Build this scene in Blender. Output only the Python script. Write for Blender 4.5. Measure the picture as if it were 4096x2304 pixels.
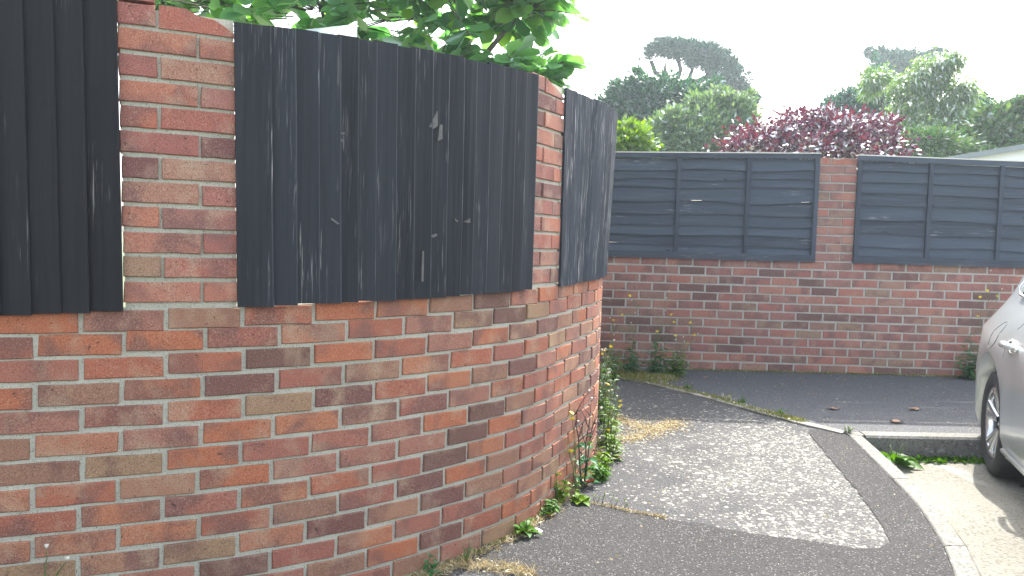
import bpy, bmesh, math, random
import numpy as np
from mathutils import Vector, Matrix

random.seed(7)
rng = np.random.default_rng(11)
R = math.radians
sc = bpy.context.scene
for o in list(bpy.data.objects):
    bpy.data.objects.remove(o, do_unlink=True)
C = sc.collection

# ------------------------------------------------------------------ camera
# everything below is in metres; the photographer's phone is at (0, 0, EYE)
EYE = 1.30
F_PX, PITCH, ROLL = 3222.99, 0.05648, 0.03028      # focal length for a 4096 px wide frame
cam_data = bpy.data.cameras.new('camera')
cam = bpy.data.objects.new('camera', cam_data)
C.objects.link(cam)
cam_data.sensor_fit = 'HORIZONTAL'
cam_data.sensor_width = 36.0
cam_data.lens = F_PX / 4096 * 36.0
cam_data.clip_start, cam_data.clip_end = 0.05, 1500
_r0, _u0 = Vector((1, 0, 0)), Vector((0, math.sin(PITCH), math.cos(PITCH)))
_rt = _r0 * math.cos(ROLL) + _u0 * math.sin(ROLL)
_up = _u0 * math.cos(ROLL) - _r0 * math.sin(ROLL)
_bk = _rt.cross(_up)
cam.matrix_world = Matrix(((_rt.x, _up.x, _bk.x, 0), (_rt.y, _up.y, _bk.y, 0), (_rt.z, _up.z, _bk.z, EYE), (0, 0, 0, 1)))
sc.camera = cam

# ------------------------------------------------------------------ sky and sun
SUN_AZ, SUN_EL = R(62), R(46)                        # azimuth counted from +X towards +Y
world = bpy.data.worlds.new('World')
sc.world = world
world.use_nodes = True
wn = world.node_tree
wn.nodes.clear()
sky = wn.nodes.new('ShaderNodeTexSky')
sky.sky_type = 'NISHITA'
sky.sun_disc = False
sky.sun_elevation = SUN_EL
sky.sun_rotation = math.pi / 2 - SUN_AZ
sky.altitude = 20
sky.air_density = 1.2
sky.dust_density = 4.0
sky.ozone_density = 1.0
bg = wn.nodes.new('ShaderNodeBackground')
bg.inputs['Strength'].default_value = 0.15
wo = wn.nodes.new('ShaderNodeOutputWorld')
hsv = wn.nodes.new('ShaderNodeHueSaturation')
hsv.inputs['Saturation'].default_value = 0.5          # hazy summer sky, almost white
wn.links.new(sky.outputs[0], hsv.inputs['Color'])
wn.links.new(hsv.outputs[0], bg.inputs[0])
wn.links.new(bg.outputs[0], wo.inputs[0])
sun_data = bpy.data.lights.new('sun', 'SUN')
sun_data.energy = 2.4
sun_data.angle = R(0.6)
sun_data.color = (1.0, 0.95, 0.86)
sun = bpy.data.objects.new('sun', sun_data)
C.objects.link(sun)
_sd = Vector((math.cos(SUN_EL) * math.cos(SUN_AZ), math.cos(SUN_EL) * math.sin(SUN_AZ), math.sin(SUN_EL)))
sun.rotation_euler = _sd.to_track_quat('Z', 'Y').to_euler()
sun.location = (20, 20, 30)

vs = sc.view_settings
vs.view_transform = 'Standard'
vs.look = 'None'
vs.gamma = 1.0
vs.use_curve_mapping = False
vs.exposure = 2.32
sc.cycles.use_denoising = True
sc.cycles.max_bounces = 8
sc.cycles.diffuse_bounces = 4
sc.cycles.transparent_max_bounces = 8
sc.cycles.sample_clamp_indirect = 6

# ------------------------------------------------------------------ helpers
def tag(o, label=None, cat=None, group=None, kind=None):
    if label: o['label'] = label
    if cat: o['category'] = cat
    if group: o['group'] = group
    if kind: o['kind'] = kind
    return o

def empty(name, loc, label=None, cat=None, group=None):
    o = bpy.data.objects.new(name, None)
    o.empty_display_size = 0.1
    o.location = loc
    C.objects.link(o)
    return tag(o, label, cat, group)

def mesh_of(name, verts, faces, mat=None, smooth=False):
    me = bpy.data.meshes.new(name)
    me.from_pydata([tuple(v) for v in verts], [], [tuple(f) for f in faces])
    if mat: me.materials.append(mat)
    if smooth:
        me.polygons.foreach_set('use_smooth', [True] * len(me.polygons))
    me.update()
    return me

def put(name, me, parent=None, loc=(0, 0, 0), rot=(0, 0, 0), scale=(1, 1, 1)):
    o = bpy.data.objects.new(name, me)
    C.objects.link(o)
    if parent is not None: o.parent = parent
    o.location, o.rotation_euler, o.scale = loc, rot, scale
    return o

def mk(name, verts, faces, mat, parent=None, smooth=False, world_origin=None):
    """vertices in world coordinates; with a parent they are stored relative to it"""
    v = np.array(verts, float)
    if world_origin is not None: v = v - np.array(world_origin)
    return put(name, mesh_of(name, v, faces, mat, smooth), parent)

class MB:
    """collects pieces into one mesh"""
    def __init__(self): self.v, self.f = [], []
    def add(self, verts, faces):
        b = len(self.v)
        self.v.extend([tuple(p) for p in verts])
        self.f.extend([tuple(i + b for i in f) for f in faces])
        return self
    def box(self, x0, x1, y0, y1, z0, z1):
        return self.add([(x0, y0, z0), (x1, y0, z0), (x1, y1, z0), (x0, y1, z0), (x0, y0, z1), (x1, y0, z1), (x1, y1, z1), (x0, y1, z1)],
                        [(0, 3, 2, 1), (4, 5, 6, 7), (0, 1, 5, 4), (1, 2, 6, 5), (2, 3, 7, 6), (3, 0, 4, 7)])
    def tube(self, pts, radii, n=5, cap=True):
        pts = [Vector(p) for p in pts]
        if not hasattr(radii, '__len__'): radii = [radii] * len(pts)
        rings = []
        for i, p in enumerate(pts):
            d = (pts[min(i + 1, len(pts) - 1)] - pts[max(i - 1, 0)]).normalized()
            a = d.cross(Vector((0.31, 0.87, 0.13)))
            if a.length < 1e-3: a = d.cross(Vector((1, 0, 0)))
            a.normalize()
            b = d.cross(a)
            rings.append([p + (a * math.cos(2 * math.pi * k / n) + b * math.sin(2 * math.pi * k / n)) * radii[i] for k in range(n)])
        base = len(self.v)
        for r in rings: self.v.extend([tuple(q) for q in r])
        for i in range(len(rings) - 1):
            for k in range(n):
                k2 = (k + 1) % n
                self.f.append((base + i * n + k, base + i * n + k2, base + (i + 1) * n + k2, base + (i + 1) * n + k))
        if cap:
            self.f.append(tuple(base + k for k in reversed(range(n))))
            self.f.append(tuple(base + (len(rings) - 1) * n + k for k in range(n)))
        return self
    def build(self, name, mat, parent=None, smooth=False, origin=None):
        return mk(name, self.v, self.f, mat, parent, smooth, origin)

# ---- node materials
class NT:
    def __init__(self, name):
        self.m = bpy.data.materials.new(name)
        self.m.use_nodes = True
        self.t = self.m.node_tree
        self.t.nodes.clear()
        self.out = self.t.nodes.new('ShaderNodeOutputMaterial')
    def n(self, typ, **kw):
        nd = self.t.nodes.new(typ)
        for k, v in kw.items():
            if k.startswith('i_'):
                nd.inputs[k[2:].replace('_', ' ')].default_value = v
            else: setattr(nd, k, v)
        return nd
    def l(self, a, b): self.t.links.new(a, b)
    def coord(self, scale=(1, 1, 1), rnd=None, kind='Object'):
        tc = self.n('ShaderNodeTexCoord')
        src = tc.outputs[kind]
        if rnd is not None:
            ad = self.n('ShaderNodeVectorMath', operation='ADD')
            self.l(src, ad.inputs[0]); self.l(rnd, ad.inputs[1])
            src = ad.outputs[0]
        if tuple(scale) == (1, 1, 1): return src
        mp = self.n('ShaderNodeVectorMath', operation='MULTIPLY')
        mp.inputs[1].default_value = scale
        self.l(src, mp.inputs[0])
        return mp.outputs[0]
    def rand_vec(self, mult=37.0):
        oi = self.n('ShaderNodeObjectInfo')
        m = self.n('ShaderNodeMath', operation='MULTIPLY'); m.inputs[1].default_value = mult
        self.l(oi.outputs['Random'], m.inputs[0])
        c = self.n('ShaderNodeCombineXYZ')
        self.l(m.outputs[0], c.inputs[0]); self.l(m.outputs[0], c.inputs[1])
        return c.outputs[0], oi.outputs['Random']
    def noise(self, vec, scale, detail=3.0, rough=0.55, dist=0.0):
        nd = self.n('ShaderNodeTexNoise')
        nd.inputs['Scale'].default_value = scale
        nd.inputs['Detail'].default_value = detail
        nd.inputs['Roughness'].default_value = rough
        nd.inputs['Distortion'].default_value = dist
        self.l(vec, nd.inputs['Vector'])
        return nd.outputs['Fac']
    def ramp(self, fac, stops, interp='LINEAR'):
        nd = self.n('ShaderNodeValToRGB')
        cr = nd.color_ramp
        cr.interpolation = interp
        while len(cr.elements) < len(stops): cr.elements.new(0.5)
        for e, (p, c) in zip(cr.elements, stops):
            e.position = p
            e.color = (c[0], c[1], c[2], 1) if hasattr(c, '__len__') else (c, c, c, 1)
        self.l(fac, nd.inputs[0])
        return nd.outputs[0]
    def mix(self, fac, a, b, blend='MIX'):
        nd = self.n('ShaderNodeMix', data_type='RGBA', blend_type=blend)
        for sock, val in ((nd.inputs[0], fac), (nd.inputs[6], a), (nd.inputs[7], b)):
            if hasattr(val, 'is_linked') or hasattr(val, 'links'): self.l(val, sock)
            elif hasattr(val, '__len__'): sock.default_value = (*val, 1)
            else: sock.default_value = val
        return nd.outputs[2]
    def math(self, op, a, b=0.0, clamp=False):
        nd = self.n('ShaderNodeMath', operation=op, use_clamp=clamp)
        for s, v in ((nd.inputs[0], a), (nd.inputs[1], b)):
            if hasattr(v, 'links'): self.l(v, s)
            else: s.default_value = v
        return nd.outputs[0]
    def bump(self, h, strength=0.5, dist=0.01, normal=None):
        nd = self.n('ShaderNodeBump')
        nd.inputs['Strength'].default_value = strength
        nd.inputs['Distance'].default_value = dist
        self.l(h, nd.inputs['Height'])
        if normal is not None: self.l(normal, nd.inputs['Normal'])
        return nd.outputs[0]
    def bsdf(self, color, rough=0.8, normal=None, metallic=0.0, spec=0.5, coat=0.0):
        p = self.n('ShaderNodeBsdfPrincipled')
        if hasattr(color, 'links'): self.l(color, p.inputs['Base Color'])
        else: p.inputs['Base Color'].default_value = (*color, 1)
        if hasattr(rough, 'links'): self.l(rough, p.inputs['Roughness'])
        else: p.inputs['Roughness'].default_value = rough
        p.inputs['Metallic'].default_value = metallic
        p.inputs['Specular IOR Level'].default_value = spec
        p.inputs['Coat Weight'].default_value = coat
        p.inputs['Coat Roughness'].default_value = 0.05
        if normal is not None: self.l(normal, p.inputs['Normal'])
        self.l(p.outputs[0], self.out.inputs[0])
        return self.m

def flat_mat(name, col, rough=0.7, metallic=0.0, spec=0.5, var=0.25, scale=20, coat=0.0):
    t = NT(name)
    v = t.coord()
    f = t.noise(v, scale, 4)
    c = t.mix(f, tuple(x * (1 - var) for x in col), tuple(min(1, x * (1 + var)) for x in col))
    return t.bsdf(c, rough, None, metallic, spec, coat)

def brick_material(name, pale=0.1, sat=0.95, val=0.80, hue=0.511):
    t = NT(name)
    rv, rnd = t.rand_vec(91.0)
    v = t.coord(rnd=rv)
    base = t.ramp(rnd, [(0.0, (0.43, 0.108, 0.058)), (0.10, (0.36, 0.095, 0.066)), (0.17, (0.44, 0.135, 0.076)), (0.26, (0.35, 0.130, 0.100)),
                        (0.34, (0.40, 0.102, 0.066)), (0.42, (0.31, 0.140, 0.096)), (0.50, (0.34, 0.098, 0.078)), (0.58, (0.19, 0.072, 0.066)),
                        (0.66, (0.41, 0.140, 0.088)), (0.73, (0.165, 0.075, 0.062)), (0.79, (0.37, 0.165, 0.108)), (0.87, (0.36, 0.112, 0.086)), (0.95, (0.33, 0.185, 0.110))], 'CONSTANT')
    # scorched or paler ends: broad blotches that belong to each brick
    big = t.noise(v, 7.0, 2.0, 0.5, 0.4)
    blot = t.ramp(big, [(0.48, 0.0), (0.62, 1.0)])
    c1 = t.mix(t.math('MULTIPLY', blot, 0.7), base, (0.19, 0.083, 0.076))
    big2 = t.noise(t.coord((1, 1, 1), rnd=rv), 9.0, 3.0, 0.6, 0.2)
    pal = t.ramp(big2, [(0.52, 0.0), (0.74, 1.0)])
    c2 = t.mix(t.math('MULTIPLY', pal, 0.5 + pale), c1, (0.46, 0.30, 0.205))
    grain = t.noise(v, 260.0, 2.0, 0.7)
    c3 = t.mix(t.ramp(grain, [(0.34, 0.7), (0.45, 0.0)]), c2, (0.085, 0.05, 0.045))
    c4 = t.mix(t.math('MULTIPLY', t.ramp(grain, [(0.57, 0.0), (0.70, 1.0)]), 0.45), c3, (0.62, 0.48, 0.36))
    pit = t.noise(v, 75.0, 2.0, 0.5)
    c5 = t.mix(t.ramp(pit, [(0.26, 0.8), (0.31, 0.0)]), c4, (0.06, 0.04, 0.04))
    h = t.math('ADD', t.math('MULTIPLY', grain, 0.6), t.math('MULTIPLY', t.noise(v, 30, 3), 0.8))
    hs = t.n('ShaderNodeHueSaturation')
    hs.inputs['Saturation'].default_value, hs.inputs['Value'].default_value, hs.inputs['Hue'].default_value = sat, val, hue
    t.l(c5, hs.inputs['Color'])
    return t.bsdf(hs.outputs[0], 0.88, t.bump(h, 0.45, 0.004), spec=0.25)

def mortar_material(name, tint=(0.40, 0.39, 0.34)):
    t = NT(name)
    v = t.coord()
    f = t.noise(v, 9, 4)
    c = t.mix(f, tuple(x * 0.78 for x in tint), tuple(x * 1.18 for x in tint))
    g = t.noise(v, 240, 2, 0.7)
    c = t.mix(t.ramp(g, [(0.33, 1.0), (0.42, 0.0)]), c, (0.14, 0.13, 0.115))
    c = t.mix(t.ramp(t.noise(v, 2.3, 3), [(0.52, 0.0), (0.75, 0.55)]), c, (0.25, 0.26, 0.19))
    h = t.math('ADD', t.math('MULTIPLY', t.noise(v, 60, 4, 0.7), 1.0), t.math('MULTIPLY', g, 0.5))
    return t.bsdf(c, 0.95, t.bump(h, 0.7, 0.006), spec=0.15)

def fence_material(name, col, along='z', worn=0.5, rough=0.62):
    t = NT(name)
    rv, rnd = t.rand_vec(53.0)
    k = {'z': (1, 1, 0.028), 'x': (0.03, 1, 1)}[along]
    v = t.coord(k, rnd=rv)
    vv = t.coord(rnd=rv)
    tone = t.mix(rnd, tuple(c * 0.70 for c in col), tuple(c * 1.3 for c in col))
    gr = t.noise(v, 60, 4, 0.65)
    c = t.mix(t.ramp(gr, [(0.35, 0.0), (0.7, 0.6)]), tone, tuple(x * 1.65 for x in col))
    # bare, silvered wood where the stain has worn away in streaks
    st = t.noise(v, 130, 3, 0.75, 0.3)
    patch = t.noise(t.coord({'z': (1, 1, 0.25), 'x': (0.25, 1, 1)}[along], rnd=rv), 6.5, 3, 0.6)
    wear = t.math('MULTIPLY', t.ramp(st, [(0.55, 0.0), (0.66, 1.0)]), t.ramp(patch, [(0.66 - 0.28 * worn, 0.0), (0.82 - 0.2 * worn, 1.0)]))
    c = t.mix(t.math('MULTIPLY', wear, 0.85), c, (0.42, 0.41, 0.40))
    kn = t.n('ShaderNodeTexVoronoi')
    kn.inputs['Scale'].default_value = 4.2
    t.l(t.coord({'z': (1.4, 1, 0.8), 'x': (0.8, 1, 1.4)}[along], rnd=rv), kn.inputs['Vector'])
    c = t.mix(t.ramp(kn.outputs['Distance'], [(0.045, 0.75), (0.085, 0.0)]), c, tuple(x * 0.35 for x in col))
    h = t.math('ADD', gr, t.math('MULTIPLY', t.noise(vv, 9, 2), 0.6))
    return t.bsdf(c, rough, t.bump(h, 0.35, 0.004), spec=0.13)

def leaf_material(name, cols, trans=0.35, gloss=0.10, rough=0.5, tint=(1.25, 1.3, 0.55)):
    t = NT(name)
    ge = t.n('ShaderNodeNewGeometry')
    n = len(cols)
    c = t.ramp(ge.outputs['Random Per Island'], [(i / max(1, n - 1) * 0.98, cc) for i, cc in enumerate(cols)])
    oi = t.n('ShaderNodeObjectInfo')
    hs = t.n('ShaderNodeHueSaturation')
    hs.inputs['Saturation'].default_value = 1.18
    t.l(t.math('ADD', t.math('MULTIPLY', oi.outputs['Random'], 0.4), 0.8), hs.inputs['Value'])
    t.l(c, hs.inputs['Color'])
    c = hs.outputs[0]
    d = t.n('ShaderNodeBsdfDiffuse'); t.l(c, d.inputs['Color'])
    tr = t.n('ShaderNodeBsdfTranslucent')
    t.l(t.mix(1.0, c, tint, 'MULTIPLY'), tr.inputs['Color'])
    m1 = t.n('ShaderNodeMixShader'); m1.inputs[0].default_value = trans
    t.l(d.outputs[0], m1.inputs[1]); t.l(tr.outputs[0], m1.inputs[2])
    gl = t.n('ShaderNodeBsdfGlossy'); gl.inputs['Roughness'].default_value = rough
    gl.inputs['Color'].default_value = (0.9, 0.95, 1, 1)
    fr = t.n('ShaderNodeFresnel'); fr.inputs['IOR'].default_value = 1.45
    m2 = t.n('ShaderNodeMixShader')
    t.l(t.math('MULTIPLY', fr.outputs[0], gloss * 3.0), m2.inputs[0])
    t.l(m1.outputs[0], m2.inputs[1]); t.l(gl.outputs[0], m2.inputs[2])
    t.l(m2.outputs[0], t.out.inputs[0])
    return t.m

def tarmac_material(name, dark, light, speck=0.55, bump=0.7, tone_scale=0.9):
    t = NT(name)
    v = t.coord()
    g = t.noise(v, 105, 3, 0.75)
    f = t.noise(v, tone_scale, 4)
    c = t.mix(f, dark, light)
    c = t.mix(t.ramp(g, [(0.34, 1.0), (0.47, 0.0)]), c, tuple(x * 0.35 for x in dark))
    st = t.n('ShaderNodeTexVoronoi'); st.inputs['Scale'].default_value = 115
    t.l(v, st.inputs['Vector'])
    pick = t.ramp(st.outputs['Color'], [(0.62, 0.0), (0.75, 1.0)])
    dot = t.math('MULTIPLY', pick, t.ramp(st.outputs['Distance'], [(0.25, 1.0), (0.45, 0.0)]))
    c = t.mix(t.math('MULTIPLY', dot, speck), c, (0.30, 0.295, 0.28))
    h = t.math('ADD', g, t.math('MULTIPLY', st.outputs['Distance'], -0.6))
    return t, v, c, t.bump(h, bump, 0.008)

# ------------------------------------------------------------------ ground levels and pixel helper
def G(x, y):
    x = min(max(x, -4.0), 7.0); y = min(max(y, -3.0), 7.2)
    return EYE - 1.34577 + 0.012447 * x + 0.0374417 * y

def at(px, py, dist):
    """point at a given distance ahead, from a position in the 2576 px wide picture"""
    u, v = (px * 1.59006 - 2048) / F_PX, (py * 1.59006 - 1152) / F_PX
    a, b = u * math.cos(ROLL) + v * math.sin(ROLL), -u * math.sin(ROLL) + v * math.cos(ROLL)
    d = Vector((a, math.cos(PITCH) - b * math.sin(PITCH), -math.sin(PITCH) - b * math.cos(PITCH)))
    return d * (dist / d.y) + Vector((0, 0, EYE))

def rough(pts, amp=0.008, step=0.04):
    out = []
    r = random.Random(len(pts))
    for (x0, y0), (x1, y1) in zip(pts, pts[1:] + pts[:1]):
        L = math.hypot(x1 - x0, y1 - y0); n = max(1, int(L / step)) if L < 3 else 1
        for i in range(n):
            q = i / n; a = amp if i else amp * .4
            out.append((x0 + (x1 - x0) * q + r.uniform(-a, a), y0 + (y1 - y0) * q + r.uniform(-a, a)))
    return out
def sheet(name, pts, dz, mat, kind='structure', thick=0.0, ragged=0.0):
    if ragged: pts = rough(pts, ragged)
    bm = bmesh.new()
    vs_ = [bm.verts.new((x, y, G(x, y) + dz)) for x, y in pts]
    f = bm.faces.new(vs_)
    if f.normal.z < 0 or True:
        bm.normal_update()
        if f.normal.z < 0: f.normal_flip()
    if thick:
        r = bmesh.ops.extrude_face_region(bm, geom=[f])
        for v in [g for g in r['geom'] if isinstance(g, bmesh.types.BMVert)]: v.co.z -= thick
        bmesh.ops.recalc_face_normals(bm, faces=bm.faces[:])
    bmesh.ops.triangulate(bm, faces=bm.faces[:])
    me = bpy.data.meshes.new(name); bm.to_mesh(me); bm.free()
    me.materials.append(mat)
    return tag(put(name, me), kind=kind)

# ------------------------------------------------------------------ the line of the curved wall
_KN = [-1.0, 0.0, 0.5, 1.0, 1.4, 1.8, 2.2, 2.6, 3.2, 3.4, 3.6]
_KV = [-0.0766, -0.0067, 0.4946, 0.3135, 0.3440, 0.7124, -0.1606, 0.5413, 0.5710, 0.45, 0.0]
_S = np.arange(-3.0, 5.61, 0.005)
_k = np.interp(_S, _KN, _KV, left=0.0, right=0.0)
_psi = np.concatenate([[0], np.cumsum((_k[1:] + _k[:-1]) / 2 * 0.005)])
_i0 = int(np.argmin(abs(_S)))
_psi = _psi - _psi[_i0] + 0.39761
_mid = (_psi[1:] + _psi[:-1]) / 2
_CX = np.concatenate([[0], np.cumsum(np.cos(_mid) * 0.005)])
_CY = np.concatenate([[0], np.cumsum(np.sin(_mid) * 0.005)])
_CX += -1.2583 - _CX[_i0]
_CY += 2.33472 - _CY[_i0]
def curve(s, out=0.0):
    """point on the outer face of the curved wall and its heading; out > 0 is towards the street"""
    x, y, p = np.interp(s, _S, _CX), np.interp(s, _S, _CY), np.interp(s, _S, _psi)
    return float(x + math.sin(p) * out), float(y - math.cos(p) * out), float(p)
NZ0, NPV, NSL = EYE - 0.26278, 0.073977, 0.0250
def near_z(k, s): return NZ0 - k * NPV + NSL * s + (-0.006 if k == 0 else 0.001)
WALL_TOP = lambda s: near_z(0, s) + 0.034
S_END = float(_S[np.argmax((_CY > 6.93))])
FX, FY, FA, FZ, FPV, FSL = 0.87594, 6.97533, -0.041887, EYE - 0.12294, 0.074291, 0.00306
def farp(s, out=0.0):
    return FX + s * math.cos(FA) + out * math.sin(FA), FY + s * math.sin(FA) - out * math.cos(FA)
def far_z(k, s): return FZ - k * FPV + FSL * s
FAR_TOP = lambda s: far_z(0, s) + 0.035

# ------------------------------------------------------------------ ground, paths, road
t = NT('garden_soil'); v = t.coord()
c = t.mix(t.noise(v, 0.6, 5), (0.05, 0.075, 0.025), (0.10, 0.12, 0.05))
t.bsdf(c, 0.95, t.bump(t.noise(v, 8, 4), 0.6, 0.05)); M_SOIL = t.m
gx = [-600, -120, -40, -15, -8, -4, -2, 0, 2, 4, 7, 15, 40, 120, 600]
gy = [-600, -60, -15, -6, -3, -1, 1, 3, 5, 7.2, 12, 30, 80, 200, 900]
gv = [(x, y, G(x, y) - 0.14 - (0.45 if y < 4.9 and x > 0 and y > -3 and x < 7 else 0)) for y in gy for x in gx]
nx = len(gx)
tag(mk('ground', gv, [(j * nx + i, j * nx + i + 1, (j + 1) * nx + i + 1, (j + 1) * nx + i) for j in range(len(gy) - 1) for i in range(nx - 1)], M_SOIL), kind='structure')

A_LINE = [(2.11, 4.93), (2.021, 4.277), (1.942, 3.742), (1.826, 3.302), (1.713, 2.994), (1.50, 2.52), (1.22, 2.02), (0.85, 1.5), (0.4, 1.0), (-0.6, 0.2), (-2.5, -0.6)]
B_LINE = [(2.205, 4.93), (2.128, 4.30), (2.045, 3.74), (1.925, 3.285), (1.812, 2.965), (1.60, 2.48), (1.31, 1.96), (0.93, 1.43), (0.47, 0.92), (-0.55, 0.1), (-2.47, -0.72)]
wall_pts = [curve(s, -0.05)[:2] for s in np.arange(-2.0, S_END, 0.15)]

# old tarmac with lichen
t, v, c, nb = tarmac_material('old_tarmac', (0.054, 0.056, 0.061), (0.084, 0.084, 0.086), 0.45)
sp = t.n('ShaderNodeSeparateXYZ'); t.l(v, sp.inputs[0])
warp = t.n('ShaderNodeVectorMath', operation='MULTIPLY_ADD')
nw = t.n('ShaderNodeTexNoise'); nw.inputs['Scale'].default_value = 26; nw.inputs['Detail'].default_value = 3; t.l(v, nw.inputs['Vector'])
t.l(nw.outputs['Color'], warp.inputs[0]); warp.inputs[1].default_value = (0.03, 0.03, 0.0); t.l(v, warp.inputs[2])
mx = t.n('ShaderNodeMapRange'); mx.inputs['From Min'].default_value = 0.25; mx.inputs['From Max'].default_value = 1.25; t.l(sp.outputs['X'], mx.inputs['Value'])
my = t.n('ShaderNodeMapRange'); my.inputs['From Min'].default_value = 6.3; my.inputs['From Max'].default_value = 4.7; t.l(sp.outputs['Y'], my.inputs['Value'])
dens = t.math('MULTIPLY', mx.outputs[0], my.outputs[0])
dens = t.math('ADD', t.math('MULTIPLY', dens, 0.72), t.math('MULTIPLY', t.math('SUBTRACT', t.noise(v, 3.2, 4, 0.65), 0.5), 1.5))
fleck = None
for scl, rad, off in ((27, 0.40, 0.05), (52, 0.46, 0.0), (15, 0.30, 0.30)):
    vo = t.n('ShaderNodeTexVoronoi'); vo.inputs['Scale'].default_value = scl; vo.inputs['Randomness'].default_value = 1.0
    t.l(warp.outputs[0], vo.inputs['Vector'])
    keep = t.math('MULTIPLY', t.math('ADD', dens, -off), 1.0)
    sep = t.n('ShaderNodeSeparateColor'); t.l(vo.outputs['Color'], sep.inputs[0])
    has = t.math('LESS_THAN', sep.outputs[0], keep)
    size = t.math('MULTIPLY', t.math('ADD', t.math('MULTIPLY', sep.outputs[1], 0.7), 0.45), rad)
    inside = t.math('SUBTRACT', size, vo.outputs['Distance'])
    blob = t.math('MULTIPLY', has, t.math('MULTIPLY', inside, 12.0, True), True)
    fleck = blob if fleck is None else t.math('MAXIMUM', fleck, blob)
lg = t.noise(v, 120, 3, 0.7)
fleck = t.math('MULTIPLY', fleck, t.ramp(lg, [(0.38, 0.05), (0.56, 1.0)]))
bloom = t.math('MULTIPLY', t.math('ADD', dens, -0.30, True), t.ramp(t.noise(v, 75, 4, 0.75), [(0.44, 0.0), (0.60, 1.0)]))
c = t.mix(t.math('MULTIPLY', bloom, 0.7, True), c, (0.31, 0.305, 0.275))
c = t.mix(t.math('MULTIPLY', fleck, 0.8), c, (0.40, 0.39, 0.34))
M_OLD = t.bsdf(c, 0.92, nb, spec=0.15)
poly = wall_pts + [(0.6, 7.0), (2.12, 5.0)] + A_LINE[1:] + [(-4.0, -0.9), (-4.0, 1.0)]
sheet('footpath', poly, 0.0, M_OLD)

t, v, c, nb = tarmac_material('new_tarmac', (0.042, 0.042, 0.044), (0.062, 0.061, 0.061), 0.62, 0.9)
M_NEW = t.bsdf(c, 0.92, nb, spec=0.15)
sheet('tarmac_patch', [(0.215, 3.745), (0.264, 3.723), (0.37, 3.69), (0.487, 3.638), (0.56, 3.58), (0.653, 3.543), (0.73, 3.50), (0.818, 3.481), (0.96, 3.40), (1.113, 3.342),
                       (1.23, 3.31), (1.337, 3.27), (1.437, 3.225), (1.53, 3.23), (1.616, 3.313), (1.68, 3.60), (1.737, 3.921), (1.80, 4.40), (1.888, 5.015), (1.97, 5.10), (2.112, 4.95)]
      + [(x - 0.002, y) for x, y in A_LINE] + [(-2.0, -0.2), (-0.6, 0.7), (0.1, 1.6), (0.3, 2.4), (0.12, 2.93), (0.02, 2.99), (-0.1, 3.035), (-0.2, 3.07), (-0.02, 3.32), (0.12, 3.53)], 0.004, M_NEW, ragged=0.006)

t, v, c, nb = tarmac_material('driveway_tarmac', (0.060, 0.063, 0.070), (0.086, 0.090, 0.097), 0.75)
M_DRIVE = t.bsdf(c, 0.88, nb, spec=0.35)
LINE = [(0.60, 6.80), (0.89, 6.588), (1.133, 6.377), (1.494, 5.906), (1.772, 5.441), (1.929, 5.219), (2.116, 4.99)]
sheet('driveway', LINE + [(2.22, 5.022), (7.0, 4.99), (7.0, 6.75), (0.55, 7.0)], 0.010, M_DRIVE, thick=0.05)

t = NT('concrete_edging'); v = t.coord()
c = t.mix(t.noise(v, 14, 4), (0.16, 0.155, 0.14), (0.36, 0.35, 0.31))
c = t.mix(t.ramp(t.noise(v, 5, 3), [(0.45, 0.0), (0.6, 0.8)]), c, (0.10, 0.095, 0.07))
t.bsdf(c, 0.92, t.bump(t.noise(v, 90, 3), 0.6, 0.006)); M_EDG = t.m
m = MB()
for (x0, y0), (x1, y1) in zip(LINE[1:-1], LINE[2:]):
    d = Vector((x1 - x0, y1 - y0, 0)).normalized(); nrm = Vector((d.y, -d.x, 0))
    if nrm.x > 0: nrm = -nrm
    q = [(x0 - nrm.x * 0.002, y0 - nrm.y * 0.002), (x1 - nrm.x * 0.002, y1 - nrm.y * 0.002), (x1 + nrm.x * 0.045, y1 + nrm.y * 0.045), (x0 + nrm.x * 0.045, y0 + nrm.y * 0.045)]
    m.add([(x, y, G(x, y) - 0.05) for x, y in q] + [(x, y, G(x, y) + (0.018 if i < 2 else 0.012)) for i, (x, y) in enumerate(q)],
          [(3, 2, 1, 0), (4, 5, 6, 7), (0, 1, 5, 4), (1, 2, 6, 5), (2, 3, 7, 6), (3, 0, 4, 7)])
tag(m.build('edging_strip', M_EDG), kind='structure')

# concrete road, lower than the kerbs near the driveway and flush further on
t = NT('road_concrete'); v = t.coord()
c = t.mix(t.noise(v, 1.6, 5, 0.6), (0.165, 0.16, 0.138), (0.25, 0.245, 0.215))
g = t.noise(v, 120, 3, 0.75)
c = t.mix(t.ramp(t.noise(v, 62, 4, 0.75), [(0.40, 0.9), (0.50, 0.0)]), c, (0.105, 0.095, 0.075))
c = t.mix(t.ramp(t.noise(v, 34, 3), [(0.40, 0.35), (0.5, 0.0)]), c, (0.22, 0.20, 0.15))
c = t.mix(t.ramp(t.noise(t.coord((1, 0.5, 1)), 2.2, 4, 0.6, 0.8), [(0.58, 0.0), (0.64, 0.6)]), c, (0.36, 0.355, 0.32))
M_ROAD = t.bsdf(c, 0.9, t.bump(t.math('ADD', g, t.noise(v, 30, 3)), 0.6, 0.008), spec=0.25)
def sstep(a, b, x):
    q = min(max((x - a) / (b - a), 0), 1); return q * q * (3 - 2 * q)
def RZ(x, y): return G(x, y) - 0.004 - 0.114 * sstep(3.55, 4.6, y)
rv_, rf_ = [], []
ys = [4.90, 4.75, 4.6, 4.45, 4.3, 4.1, 3.9, 3.74, 3.5, 3.285, 2.965, 2.48, 1.96, 1.43, 0.92, 0.1, -0.72]
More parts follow.
